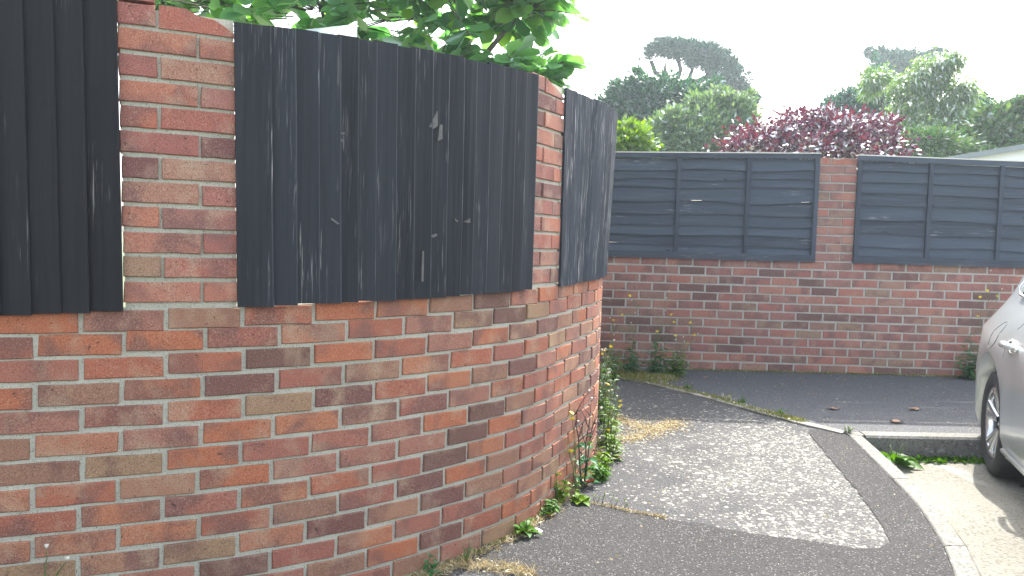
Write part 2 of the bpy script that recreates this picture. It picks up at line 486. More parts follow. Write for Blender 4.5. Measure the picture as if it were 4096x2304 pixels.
def bx(y):
    yy = [p[1] for p in B_LINE][::-1]; xx = [p[0] for p in B_LINE][::-1]
    return float(np.interp(y, yy, xx))
for y in ys:
    x0 = bx(y) - 0.004
    for q in range(9):
        x = x0 + (7.0 - x0) * (q / 8) ** 1.3
        rv_.append((x, y, RZ(x, y)))
for j in range(len(ys) - 1):
    for q in range(8): rf_.append((j * 9 + q, (j + 1) * 9 + q, (j + 1) * 9 + q + 1, j * 9 + q + 1))
b0 = len(rv_)
rv_ += [(-2.47, -0.72, RZ(-2.47, -0.72)), (7, -0.72, RZ(7, -0.72)), (7, -6, RZ(7, -3)), (-6, -6, RZ(-4, -3)), (-6, -1.2, RZ(-4, -1.2))]
rf_.append((b0, b0 + 4, b0 + 3, b0 + 2, b0 + 1))
tag(mk('road', rv_, rf_, M_ROAD), kind='structure')

# kerbs: each stone a piece
t = NT('kerb_concrete'); v = t.coord()
c = t.mix(t.noise(v, 3.5, 5), (0.15, 0.148, 0.135), (0.25, 0.245, 0.225))
g = t.noise(v, 130, 3, 0.7)
c = t.mix(t.ramp(t.noise(v, 75, 4, 0.75), [(0.38, 0.9), (0.50, 0.0)]), c, (0.085, 0.082, 0.072))
c = t.mix(t.ramp(t.noise(v, 22, 3), [(0.60, 0.0), (0.68, 0.5)]), c, (0.42, 0.42, 0.39))
M_KERB = t.bsdf(c, 0.9, t.bump(t.math('ADD', g, t.noise(v, 26, 4)), 0.6, 0.008), spec=0.25)
kerb = empty('kerb', (2.0, 4.0, G(2, 4))); kerb['kind'] = 'structure'
ko = kerb.location
def interp_line(L, y):
    return float(np.interp(y, [p[1] for p in L][::-1], [p[0] for p in L][::-1]))
def kerbstone(y1, y0):
    m = MB()
    n = 4
    ring = []
    for i in range(n + 1):
        y = y1 + (y0 - y1) * i / n
        xa, xb = interp_line(A_LINE, y) + 0.003, interp_line(B_LINE, y) - 0.003
        z = G(xa, y) + 0.009
        up = 0.5 * sstep(3.6, 4.5, y)
        ring.append([(xa, y, z - 0.22), (xa, y, z - 0.006), (xa + 0.006, y, z), (xb - 0.014, y, z), (xb, y, z - 0.014), (xb + 0.0, y, z - 0.22)])
    for r in ring: m.v.extend(r)
    for i in range(n):
        for k in range(5):
            m.f.append((i * 6 + k, i * 6 + k + 1, (i + 1) * 6 + k + 1, (i + 1) * 6 + k))
    m.f.append(tuple(range(6))); m.f.append(tuple(n * 6 + k for k in reversed(range(6))))
    return m.build('kerbstone', M_KERB, kerb, origin=ko)
for y1, y0 in ((4.928, 4.115), (4.108, 3.262), (3.254, 2.46), (2.452, 1.76), (1.752, 1.05), (1.04, 0.12)): kerbstone(y1, y0)
for x0, x1 in ((2.212, 3.10), (3.107, 4.02), (4.027, 4.94), (4.947, 5.86), (5.867, 6.78)):
    m = MB(); ring = []
    for x in (x0, (x0 + x1) / 2, x1):
        yb, yf = 5.022 - 0.007 * (x - 2.2) / 1.0, 4.903 - 0.01 * (x - 2.2)
        z = G(x, 4.95) + 0.014
        ring.append([(x, yb, z - 0.3), (x, yb, z - 0.004), (x, yb - 0.006, z), (x, yf + 0.018, z - 0.003), (x, yf + 0.004, z - 0.016), (x, yf - 0.006, z - 0.3)])
    for r in ring: m.v.extend(r)
    for i in range(2):
        for k in range(5): m.f.append((i * 6 + k, (i + 1) * 6 + k, (i + 1) * 6 + k + 1, i * 6 + k + 1))
    m.f.append(tuple(reversed(range(6)))); m.f.append(tuple(12 + k for k in range(6)))
    m.build('kerbstone', M_KERB, kerb, origin=ko)

# ------------------------------------------------------------------ brick walls
M_BRICK = brick_material('brick_near')
M_BRICK_P = brick_material('brick_pillar', 0.2, 0.90, 0.84, 0.504)
M_BRICK_F = brick_material('brick_far', 0.0, 0.80, 0.76, 0.501)
M_MORTAR = mortar_material('mortar_near', (0.44, 0.43, 0.36))
M_MORTAR_F = mortar_material('mortar_far', (0.40, 0.40, 0.37))
def brick_geo(L, seed, H=0.0612, D=0.09):
    r = random.Random(seed)
    x = [-L / 2, -L / 6, L / 6, L / 2]
    ring = [(x[0], -H / 2), (x[1], -H / 2), (x[2], -H / 2), (x[3], -H / 2), (x[3], 0), (x[3], H / 2), (x[2], H / 2), (x[1], H / 2), (x[0], H / 2), (x[0], 0)]
    ring = [(a + r.uniform(-.0012, .0012), b + r.uniform(-.0014, .0014)) for a, b in ring]
    n = 10
    def shrink(p, e):
        return (p[0] - math.copysign(min(e, abs(p[0])), p[0]) * (abs(p[0]) > L * 0.4), p[1] - math.copysign(e, p[1]) * (abs(p[1]) > H * 0.3))
    vs_ = [(*shrink(p, 0.0022 + r.uniform(0, .001)),) for p in ring]
    V = [(a, r.uniform(-.0006, .0006), b) for a, b in vs_] + [(a, 0.003, b) for a, b in ring] + [(a, D, b) for a, b in ring]
    F = [tuple(range(n))]
    for k in range(n):
        k2 = (k + 1) % n
        F += [(k, n + k, n + k2, k2), (n + k, 2 * n + k, 2 * n + k2, n + k2)]
    return V, F
def brick_meshes(L, mat, seeds):
    out = []
    for sd in seeds:
        V, F = brick_geo(L, sd)
        out.append(mesh_of('brick', V, F, mat))
    return out
ST_N, HD_N = brick_meshes(0.215, M_BRICK, range(8)), brick_meshes(0.1025, M_BRICK, range(20, 24))
ST_P, HD_P = brick_meshes(0.215, M_BRICK_P, range(40, 45)), brick_meshes(0.1025, M_BRICK_P, range(50, 54))
rb = random.Random(3)
def place_brick(meshes, base_len, L, x, y, z, head, parent, po, jit=1.0):
    o = put('brick', rb.choice(meshes), parent,
            (x - po[0], y - po[1], z - po[2]),
            (R(rb.uniform(-.25, .25)) * jit, R(rb.uniform(-.35, .35)) * jit, head + R(rb.uniform(-.4, .4)) * jit),
            (L / base_len, 1, 1))
    if rb.random() < 0.5: o.rotation_euler.y += math.pi
    return o
class Stuff:
    """bricks that the photograph hides, joined in one part"""
    def __init__(self): self.m = MB()
    def add(self, L, x, y, z, head):
        V, F = brick_geo(L, rb.randrange(9))
        c, s = math.cos(head), math.sin(head)
        self.m.add([(x + a * c - b * s, y + a * s + b * c, z + h) for a, b, h in V], F)

MEAS = {0: [0.005, 0.233, 0.456, 0.685, 0.912, 1.136, 1.36, 1.582, 1.798, 2.021], 1: [-0.109, 0.119, 0.346, 0.572, 0.803, 1.03, 1.256, 1.477, 1.698, 1.913, 2.157, 2.371, 2.607],
 2: [0.007, 0.234, 0.46, 0.682, 0.908, 1.133, 1.359, 1.579, 1.797, 2.024, 2.248, 2.462, 2.693], 3: [-0.113, 0.114, 0.339, 0.566, 0.794, 1.02, 1.246, 1.481, 1.695, 1.916, 2.143, 2.366, 2.589],
 4: [0.007, 0.234, 0.461, 0.688, 0.913, 1.137, 1.36, 1.583, 1.797, 2.019, 2.246], 5: [-0.117, 0.111, 0.335, 0.557, 0.785, 1.014, 1.242, 1.472], 6: [0.009, 0.233, 0.455, 0.679],
 7: [-0.119, 0.104, 0.326, 0.552, 0.78, 1.013, 1.239], 8: [0.0, 0.227, 0.452, 0.677, 0.905, 1.125, 1.347], 9: [-0.118, 0.105, 0.331, 0.554, 0.782, 1.01, 1.235, 1.458],
 10: [-0.002, 0.225, 0.448, 0.668, 0.891, 1.117, 1.341], 11: [0.552, 0.778, 1.005, 1.223, 1.449], 12: [0.671, 0.893, 1.116, 1.336, 1.562], 13: [0.999, 1.219, 1.441]}
cw = empty('curved_wall', (*curve(1.2)[:2], G(*curve(1.2)[:2])), 'curved red brick garden wall topped with black vertical boards and brick pillars', 'wall')
cwo = tuple(cw.location)
def course_joints(k, lo, hi):
    L = list(MEAS.get(k, [(-0.113 if k % 2 else 0.003) + 0.2255 * i for i in range(2, 6)]))
    while L[0] > lo: L.insert(0, L[0] - 0.2255 + rb.uniform(-.002, .002))
    while L[-1] < hi: L.append(L[-1] + 0.2235 + rb.uniform(-.003, .003))
    return L
stuff = Stuff()
for k in range(15):
    J = course_joints(k, -2.0, S_END)
    for a, b in zip(J, J[1:]):
        s = (a + b) / 2
        if s > S_END - 0.12: continue
        L = b - a - 0.0145 + rb.uniform(-.0025, .0025)
        x, y, p = curve(s, 0.001 + rb.uniform(-.0018, .0018))
        z = near_z(k, s) + rb.uniform(-.0018, .0018)
        if z < G(x, y) - 0.06: continue
        if -0.62 < s < 3.25: place_brick(ST_N, 0.215, L, x, y, z, p, cw, cwo)
        else: stuff.add(L, x, y, z, p)
stuff.m.build('hidden_brickwork', M_BRICK, cw, origin=cwo)['kind'] = 'stuff'
def wall_core(name, ss, pfun, zt, zb, rec, thick, mat, parent, origin, rows=8):
    m = MB()
    for s in ss:
        for i in range(rows + 1):
            q = i / rows
            x, y = pfun(s, -rec + rb.uniform(-.0009, .0009))[:2]
            m.v.append((x, y, zb(s) + (zt(s) - zb(s)) * q))
        for i in range(rows + 1):
            q = 1 - i / rows
            x, y = pfun(s, -thick)[:2]
            m.v.append((x, y, zb(s) + (zt(s) - zb(s)) * q))
    n = 2 * (rows + 1)
    for j in range(len(ss) - 1):
        for i in range(n): m.f.append((j * n + i, (j + 1) * n + i, (j + 1) * n + (i + 1) % n, j * n + (i + 1) % n))
    m.f.append(tuple(range(n))); m.f.append(tuple(len(ss[:-1]) * n + i for i in reversed(range(n))))
    return m.build(name, mat, parent, origin=origin)
wall_core('mortar', list(np.arange(-2.0, S_END, 0.06)), curve, lambda s: near_z(0, s) + 0.030, lambda s: G(*curve(s)[:2]) - 0.12, 0.0062, 0.102, M_MORTAR, cw, cwo)

def lean(s): return -0.022 * (1 - sstep(0.6, 1.6, s))
def custom_brick(parent, po, pfun, s0, s1, z0, tops, mat, depth=0.1, out=0.001):
    """a broken brick: tops = [(fraction along, height)]"""
    V, F = [], []
    n = len(tops)
    for d in (out, -depth):
        for q, h in tops:
            x, y = pfun(s0 + (s1 - s0) * q, d)[:2]; V.append((x - po[0], y - po[1], z0 - po[2]))
        for q, h in tops:
            x, y = pfun(s0 + (s1 - s0) * q, d + (0.006 * math.sin(q * 17) if d < 0 else 0))[:2]; V.append((x - po[0], y - po[1], z0 + h + (0.004 * math.cos(q * 23) if d < 0 else 0) - po[2]))
    f, b = 0, 2 * n
    for i in range(n - 1):
        F += [(f + i, f + i + 1, f + n + i + 1, f + n + i), (b + i + 1, b + i, b + n + i, b + n + i + 1), (f + n + i, f + n + i + 1, b + n + i + 1, b + n + i), (f + i + 1, f + i, b + i, b + i + 1)]
    F += [(f, f + n, b + n, b), (f + n - 1, b + n - 1, b + 2 * n - 1, f + 2 * n - 1)]
    return put('brick', mesh_of('brick', V, F, mat), parent)
def pillar(parent, po, pfun, zf, s0, s1, ncourse, lean_f, mats, broken, heading):
    """one and a half bricks wide, alternating bond; the core is the mortar"""
    w = s1 - s0
    core = MB()
    def pp(s, out=0.0): return pfun(s, out)
    zb, zt = zf(-1, s0) - 0.052, zf(-ncourse, s0) + 0.024
    V = []
    for z in np.linspace(zb, zt, 9):
        q = lean_f * (z - zb)
        for s, d in ((s0 + 0.004, -0.0072), ((s0 + s1) / 2, -0.0072), (s1 - 0.004, -0.0072), (s1 - 0.004, -0.21), (s0 + 0.004, -0.21)):
            x, y = pp(s + q, d)[:2]; V.append((x, y, z))
    F = [(0, 4, 3, 2, 1), tuple(40 + i for i in range(5))]
    for j in range(8):
        for i in range(5): F.append((j * 5 + i, j * 5 + (i + 1) % 5, (j + 1) * 5 + (i + 1) % 5, (j + 1) * 5 + i))
    pil = mk('pillar', V, F, mats[2], parent, world_origin=po)
    for i in range(1, ncourse + 1):
        z = zf(-i, (s0 + s1) / 2)
        q = lean_f * (z - zb) + rb.uniform(-.002, .002)
        cuts = ((s0, s0 + w * 0.662), (s0 + w * 0.690, s1)) if i % 2 else ((s0, s0 + w * 0.310), (s0 + w * 0.342, s1))
        for j, (a, b) in enumerate(cuts):
            if broken and i == ncourse and broken.get(j):
                custom_brick(pil, po, pfun, a + q, b + q, z - 0.032, broken[j], M_BRICK_P); continue
            L = b - a + rb.uniform(-.003, .003)
            x, y, p = (*pp((a + b) / 2 + q, 0.001 + rb.uniform(-.0012, .0012))[:2], heading((a + b) / 2))
            st = L > 0.16
            place_brick(mats[0] if st else mats[1], 0.215 if st else 0.1025, L, x, y, z + rb.uniform(-.0015, .0015), p, pil, po)
    return pil
nh = lambda s: curve(s)[2]
P1 = pillar(cw, cwo, curve, near_z, 0.119, 0.443, 12, -0.022, (ST_P, HD_P, M_MORTAR),
            {1: [(0, .067), (.35, .066), (.48, .052), (.58, .047), (.72, .044), (.85, .030), (1.0, .010)]}, nh)
custom_brick(P1, cwo, curve, 0.101, 0.198, near_z(-13, 0.2) - 0.032, [(0, .062), (.5, .060), (1, .056)], M_BRICK_P)
custom_brick(P1, cwo, lambda s, d=0: curve(s, d - 0.108)[:2], 0.20, 0.42, near_z(-12, 0.3) - 0.032, [(0, .067), (.5, .066), (.8, .06), (1, .056)], M_BRICK_P)
P2 = pillar(cw, cwo, curve, near_z, 1.694, 2.018, 12, 0.0, (ST_P, HD_P, M_MORTAR),
            {1: [(0, .060), (.2, .050), (.35, .040), (.5, .036), (.7, .024), (1.0, .008)]}, nh)
pillar(cw, cwo, curve, near_z, 3.34, 3.66, 12, 0.0, (ST_P, HD_P, M_MORTAR), None, nh)

fw = empty('straight_wall', (*farp(1.8), G(*farp(1.8))), 'straight red brick wall behind the driveway with black lap panels on top', 'wall')
fwo = tuple(fw.location)
ST_F = brick_meshes(0.215, M_BRICK_F, range(60, 66))
stuff = Stuff()
for k in range(15):
    off = 0.0 if k % 2 == 0 else -0.113
    J = [off + 0.2253 * i + rb.uniform(-.0025, .0025) for i in range(-2, 31)]
    for a, b in zip(J, J[1:]):
        s = (a + b) / 2
        x, y = farp(s, 0.001 + rb.uniform(-.0015, .0015))
        z = far_z(k, s) + rb.uniform(-.002, .002)
        if z < G(x, y) - 0.055: continue
        if x < curve(S_END - 0.1)[0] + 0.02: continue
        L = b - a - 0.0150
        if -0.12 < s < 3.72: place_brick(ST_F, 0.215, L, x, y, z, FA, fw, fwo)
        else: stuff.add(L, x, y, z, FA)
stuff.m.build('hidden_brickwork', M_BRICK, fw, origin=fwo)['kind'] = 'stuff'
wall_core('mortar', list(np.arange(-0.5, 6.75, 0.25)), farp, lambda s: far_z(0, s) + 0.030, lambda s: G(*farp(s)) - 0.12, 0.004, 0.102, M_MORTAR_F, fw, fwo)
HD_F = brick_meshes(0.1025, M_BRICK_F, range(70, 73))
fh = lambda s: FA
pillar(fw, fwo, farp, far_z, 1.703, 2.026, 12, -0.003, (ST_F, HD_F, M_MORTAR_F),
       {0: [(0, .050), (.3, .056), (.6, .060), (1, .052)], 1: [(0, .048), (.2, .040), (.5, .052), (1, .050)]}, fh)
pillar(fw, fwo, farp, far_z, 3.875, 4.20, 12, 0.0, (ST_F, HD_F, M_MORTAR_F), None, fh)

pillar(fw, fwo, farp, far_z, -0.46, -0.139, 12, 0.0, (ST_F, HD_F, M_MORTAR_F), None, fh)

# ------------------------------------------------------------------ vertical board panels on the curved wall
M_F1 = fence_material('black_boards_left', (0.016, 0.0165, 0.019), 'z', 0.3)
M_F2 = fence_material('black_boards_middle_glare', (0.022, 0.024, 0.029), 'z', 0.5)  # lighter and bluer than the left panel: lens glare mixed into the colour
M_F3 = fence_material('black_boards_right_glare', (0.024, 0.029, 0.040), 'z', 0.95)  # bluer again, with more of the glare in its base colour
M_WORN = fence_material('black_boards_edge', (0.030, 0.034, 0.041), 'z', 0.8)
def board_panel(edges, ztop, zbot, mat, label, out0=0.012, outlean=0.0, name='fence_panel'):
    s_mid = (edges[0] + edges[-1]) / 2
    x, y, _ = curve(s_mid)
    root = empty(name, (x, y, WALL_TOP(s_mid)), label, 'fence panel', 'vertical board panels between the brick pillars')
    ro = tuple(root.location)
    r = random.Random(int(edges[0] * 1000))
    for i, (a, b) in enumerate(zip(edges, edges[1:])):
        za, zb = ztop((a + b) / 2) + r.uniform(-.0035, .0035), zbot((a + b) / 2) + r.uniform(-.003, .003)
        tilt = r.uniform(-.003, .002)
        V, F = [], []
        th = 0.0150 + r.uniform(-.003, .003)
        cols = [(a - 0.006, 0.002), (a + 0.004, 0.0030), ((a + b) / 2, 0.008 + r.uniform(-.0015, .0015)), (b - 0.0045, th), (b, th - .0018)]
        nc = len(cols)
        zs = [0.0, 0.33, 0.66, 1.0]
        bow = [r.uniform(-.0025, .0025) for _ in zs]
        for back in (0, 1):
            for zi, q in enumerate(zs):
                z = zb + (za - zb) * q
                for s, o in cols:
                    zz = z + (tilt * (s - a) / (b - a) if q == 1.0 else 0)
                    oo = (-0.010 if back else o) + out0 + outlean * q * sstep(edges[0], edges[0] + .5, s) + bow[zi]
                    px_, py_, _ = curve(s + lean(s) * (z - zbot(s)), oo)
                    V.append((px_ - ro[0], py_ - ro[1], zz - ro[2]))
        n1 = nc * len(zs)
        for zi in range(len(zs) - 1):
            for c_ in range(nc - 1):
                p = zi * nc + c_
                F += [(p, p + 1, p + nc + 1, p + nc), (n1 + p + 1, n1 + p, n1 + p + nc, n1 + p + nc + 1)]
            p, q = zi * nc, zi * nc + nc - 1
            F += [(p, p + nc, n1 + p + nc, n1 + p), (q + nc, q, n1 + q, n1 + q + nc)]
        for c_ in range(nc - 1):
            tpi = (len(zs) - 1) * nc + c_
            F += [(tpi, tpi + 1, n1 + tpi + 1, n1 + tpi), (c_ + 1, c_, n1 + c_, n1 + c_ + 1)]
        bme = mesh_of('board', V, F, mat)
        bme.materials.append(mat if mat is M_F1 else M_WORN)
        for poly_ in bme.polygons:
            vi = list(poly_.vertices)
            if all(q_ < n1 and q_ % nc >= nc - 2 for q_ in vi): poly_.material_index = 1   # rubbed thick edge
        put('board', bme, root)
    # the two rails that the boards are nailed to, on the garden side
    for q in (0.18, 0.8):
        m = MB(); n = max(3, int((edges[-1] - edges[0]) / 0.12))
        for j in range(n + 1):
            s = edges[0] + 0.01 + (edges[-1] - edges[0] - 0.02) * j / n
            z = zbot(s) + (ztop(s) - zbot(s)) * q
            for d, h in ((-0.006, -.025), (-0.045, -.025), (-0.045, .025), (-0.006, .025)):
                x, y, _ = curve(s + lean(s) * (z - zbot(s)), d + outlean * q * sstep(edges[0], edges[0] + .5, s)); m.v.append((x, y, z + h))
        for j in range(n):
            for i in range(4): m.f.append((j * 4 + i, j * 4 + (i + 1) % 4, (j + 1) * 4 + (i + 1) % 4, (j + 1) * 4 + i))
        m.build('rail', mat, root, origin=ro)
    return root
e1 = [-1.66 + 0.0735 * i for i in range(20)] + [-0.192, -0.117, -0.043, 0.030, 0.1175]
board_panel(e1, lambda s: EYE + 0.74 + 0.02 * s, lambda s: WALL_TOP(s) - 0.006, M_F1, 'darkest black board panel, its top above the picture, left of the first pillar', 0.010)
e2 = [0.4445, 0.545, 0.622, 0.697, 0.769, 0.833, 0.897, 0.974, 1.049, 1.122, 1.192, 1.266, 1.328, 1.401, 1.476, 1.550, 1.620, 1.694]
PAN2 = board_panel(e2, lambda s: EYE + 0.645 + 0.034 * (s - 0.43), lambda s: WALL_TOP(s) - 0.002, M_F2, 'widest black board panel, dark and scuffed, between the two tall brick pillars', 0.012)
e3 = [2.020, 2.118, 2.200, 2.281, 2.363, 2.446, 2.528, 2.610, 2.693, 2.776, 2.858, 2.940, 3.02, 3.10, 3.18, 3.26, 3.335]
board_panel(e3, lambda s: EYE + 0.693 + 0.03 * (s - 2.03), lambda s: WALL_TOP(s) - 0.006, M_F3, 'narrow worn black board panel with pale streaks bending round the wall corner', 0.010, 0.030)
e4 = [3.665 + 0.082 * i for i in range(17)]
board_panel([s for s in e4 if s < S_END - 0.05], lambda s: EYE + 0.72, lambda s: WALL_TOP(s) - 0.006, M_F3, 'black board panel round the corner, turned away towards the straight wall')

M_SCAR = flat_mat('bare_scar', (0.085, 0.083, 0.08), 0.8, scale=60, var=0.5)
po = tuple(PAN2.location)
for s_, z_, shp in ((1.13, EYE + .43, [(-.030, -.028), (.004, .034), (.006, -.022), (-.012, -.034)]), (1.135, EYE + .02, [(-.018, -.006), (.008, .004), (.012, -.004), (-.006, -.012)]), (1.155, EYE + .385, [(-.016, -.03), (.004, -.02), (.003, .03), (-.010, .03)]),
                    (.745, EYE + .055, [(-.016, .008), (.012, -.010), (.006, -.014), (-.018, .002)]), (.757, EYE + .335, [(-.016, .006), (.012, .010), (.012, .003), (-.010, .001)]), (.755, EYE + .318, [(-.012, .004), (.013, .004), (.010, -.003), (-.008, -.004)]),
                    (1.245, EYE + .075, [(-.020, .008), (.0, -.002), (-.004, -.006), (-.016, -.001)]), (1.29, EYE + .075, [(-.012, -.004), (.014, .010), (.015, -.006), (.0, -.006)]), (1.085, EYE - .10, [(-.004, -.05), (.005, -.05), (.004, .06), (-.003, .06)])):
    V = []
    for dd in (0.0, -0.02):
        for a_, b_ in shp:
            x, y, _ = curve(s_ + a_, 0.0265 + dd); V.append((x - po[0], y - po[1], z_ + b_ - po[2]))
    put('knot_scar', mesh_of('knot_scar', V, [(0, 1, 2, 3), (7, 6, 5, 4), (0, 4, 5, 1), (1, 5, 6, 2), (2, 6, 7, 3), (3, 7, 4, 0)], M_SCAR), PAN2)

# ------------------------------------------------------------------ lap panels on the straight wall
M_LAP = fence_material('black_lap_glare', (0.042, 0.053, 0.072), 'x', 0.3, 0.6)  # slats, frame and battens: slate-blue lift over black stands for veiling glare
M_LAPF = fence_material('black_lap_frame_glare', (0.044, 0.055, 0.074), 'x', 0.4, 0.6)
M_LAPV = fence_material('black_lap_batten_glare', (0.038, 0.048, 0.066), 'z', 0.25, 0.6)
t = NT('rim_glow_and_pale_wood'); v = t.coord((0.1, 1, 1))
t.bsdf(t.mix(t.noise(v, 60, 4), (0.55, 0.52, 0.46), (0.80, 0.77, 0.70)), 0.8); M_CAP = t.m  # rim glow on the cap is painted in; spacer and straw truly pale
def lap_panel(s0, s1, zt0, zt1, zb0, zb1, rows, battens, label, seed):
    r = random.Random(seed)
    xm, ym = farp((s0 + s1) / 2)
    root = empty('fence_panel', (xm, ym, FAR_TOP((s0 + s1) / 2)), label, 'fence panel', 'lap panels on the straight wall')
    ro = tuple(root.location)
    zt = lambda s: zt0 + (zt1 - zt0) * (s - s0) / (s1 - s0)
    zb = lambda s: zb0 + (zb1 - zb0) * (s - s0) / (s1 - s0)
    def bar(name, sa, sb, fa, fb, o0, o1, mat):
        V = []
        for o in (o0, o1):
            for s, f in ((sa, fa), (sb, fa), (sb, fb), (sa, fb)):
                x, y = farp(s, o); V.append((x - ro[0], y - ro[1], f(s) - ro[2]))
        return put(name, mesh_of(name, V, [(0, 1, 2, 3), (7, 6, 5, 4), (0, 4, 5, 1), (1, 5, 6, 2), (2, 6, 7, 3), (3, 7, 4, 0)], mat), root)
    bar('top_rail', s0, s1, lambda s: zt(s) - 0.046, lambda s: zt(s) - 0.004, 0.0, 0.030, M_LAPF)
    bar('cap', s0 - 0.004, s1 + 0.004, lambda s: zt(s) - 0.0035, lambda s: zt(s) + 0.004, -0.03, 0.033, M_CAP)
    bar('bottom_rail', s0, s1, lambda s: FAR_TOP(s) - 0.008, lambda s: zb(s) + 0.044, 0.0, 0.030, M_LAPF)
    bar('stile', s0, s0 + 0.036, lambda s: zb(s) + 0.0445, lambda s: zt(s) - 0.0465, 0.0, 0.028, M_LAPV)
    bar('stile', s1 - 0.036, s1, lambda s: zb(s) + 0.0445, lambda s: zt(s) - 0.0465, 0.0, 0.028, M_LAPV)
    for b in battens:
        bar('batten', b - 0.017, b + 0.017, lambda s: zb(s) + 0.0445, lambda s: zt(s) - 0.0465, 0.001, 0.027, M_LAPV)
    # waney slats, each overlapping the one below
    tot = sum(rows)
    acc = 0.0
    N = 26
    wav = []
    for i, h in enumerate(rows):
        ph, am, sl = r.uniform(0, 6), r.uniform(.003, .010), r.uniform(-.012, .012)
        wav.append([am * math.sin(ph + 5.3 * j / N * (s1 - s0)) + am * .5 * math.sin(ph * 2 + 13 * j / N) + sl * (j / N - .5) for j in range(N + 1)])
    for i, h in enumerate(rows):
        top_q = acc / tot; acc += h; bot_q = acc / tot
        V, F = [], []
        for j in range(N + 1):
            s = s0 + 0.01 + (s1 - s0 - 0.02) * j / N
            H = (zt(s) - 0.046) - (zb(s) + 0.044)
            ztp = zt(s) - 0.046 - H * top_q + (0.012 if i else 0)
            zbt = zt(s) - 0.046 - H * bot_q + (wav[i][j] if i < len(rows) - 1 else -0.01)
            for z, o in ((ztp, -0.012), (zbt, 0.0095), (zbt, -0.0015), (ztp, -0.017)):
                x, y = farp(s, o - 0.001); V.append((x - ro[0], y - ro[1], z - ro[2]))
        for j in range(N):
            for q in range(4): F.append((j * 4 + q, (j + 1) * 4 + q, (j + 1) * 4 + (q + 1) % 4, j * 4 + (q + 1) % 4))
        F += [(0, 1, 2, 3), tuple(N * 4 + q for q in (3, 2, 1, 0))]
        F = [tuple(reversed(f)) for f in F]
        put('slat', mesh_of('slat', V, F, M_LAP), root)
    return root
lap_panel(-0.135, 1.7035, EYE + 0.797, EYE + 0.832, EYE - 0.083, EYE - 0.074, [96, 78, 65, 118, 105, 92, 78, 87, 54], (0.523, 1.113),
          'complete black lap panel on the straight wall, from the curved wall to the far pillar', 5)
lap_panel(2.0235, 3.8745, EYE + 0.826, EYE + 0.800, EYE - 0.066, EYE - 0.070, [74, 90, 84, 96, 112, 116, 100, 74], (2.634, 3.218),
          'black lap panel on the straight wall above the silver car, right of the far pillar', 9)

# ------------------------------------------------------------------ trees and shrubs
def quads_mesh(name, V, F, mat):
    me = bpy.data.meshes.new(name)
    V = np.asarray(V, np.float32); F = np.asarray(F, np.int32)
    me.vertices.add(len(V)); me.vertices.foreach_set('co', V.ravel())
    me.loops.add(F.size); me.loops.foreach_set('vertex_index', F.ravel())
    me.polygons.add(len(F))
    me.polygons.foreach_set('loop_start', np.arange(0, F.size, F.shape[1], dtype=np.int32))
    me.polygons.foreach_set('loop_total', np.full(len(F), F.shape[1], np.int32))
    me.update(calc_edges=True)
    me.materials.append(mat)
    return me

def leaf_quads(P, D, size, aspect, g, droop=0.0):
    """rhombic leaves at P pointing along D"""
    n = len(P)
    D = D / (np.linalg.norm(D, axis=1, keepdims=True) + 1e-9)
    Rn = g.normal(size=(n, 3)); S = np.cross(D, Rn); S /= (np.linalg.norm(S, axis=1, keepdims=True) + 1e-9)
    U = np.cross(S, D)
    L = (size * g.uniform(0.65, 1.3, n))[:, None]
    W = L * aspect * 0.5
    a = P; c = P + D * L + np.array([0, 0, -1]) * L * droop
    m = P + D * L * 0.5
    b = m + S * W - U * L * 0.08; d = m - S * W - U * L * 0.08
    V = np.stack([a, b, c, d], 1).reshape(-1, 3)
    F = np.arange(4 * n).reshape(n, 4)
    return V, F

def crown_points(lobes, n, g, per=26, clump=0.16, shell=0.5, up=0.15, rag=1.0):
    w = np.array([l[3] * l[4] * l[5] for l in lobes]) ** 0.72
    w = w / w.sum()
    nc = max(8, n // per)
    idx = g.choice(len(lobes), nc, p=w)
    Lb = np.array([l[:6] for l in lobes])[idx]
    d = g.normal(size=(nc, 3)); d /= np.linalg.norm(d, axis=1, keepdims=True)
    q = shell + (1 - shell) * g.uniform(0, 1, nc) ** 0.6
    q *= 1 + rag * (0.13 * np.sin(d[:, 0] * 7 + idx) + 0.11 * np.sin(d[:, 2] * 9 + 2 * idx) + 0.09 * np.sin(d[:, 0] * 17 + d[:, 2] * 13))
    q = np.where(g.random(nc) < 0.10 * rag, q * g.uniform(1.05, 1.28, nc), q)
    csz = g.uniform(0.55, 1.35, nc)
    cen = Lb[:, :3] + d * Lb[:, 3:6] * q[:, None]
    k = g.integers(0, nc, n)
    rr = Lb[k, 3:6].mean(1)[:, None] * clump * (csz[k] * g.uniform(0.5, 1.3, n))[:, None]
    off = g.normal(size=(n, 3)) * rr * np.array([1, 1, 0.8])
    P = cen[k] + off
    D = off / (rr + 1e-6) * 0.7 + d[k] * 0.6 + g.normal(size=(n, 3)) * 0.6 + np.array([0, 0, up])
    return P, D

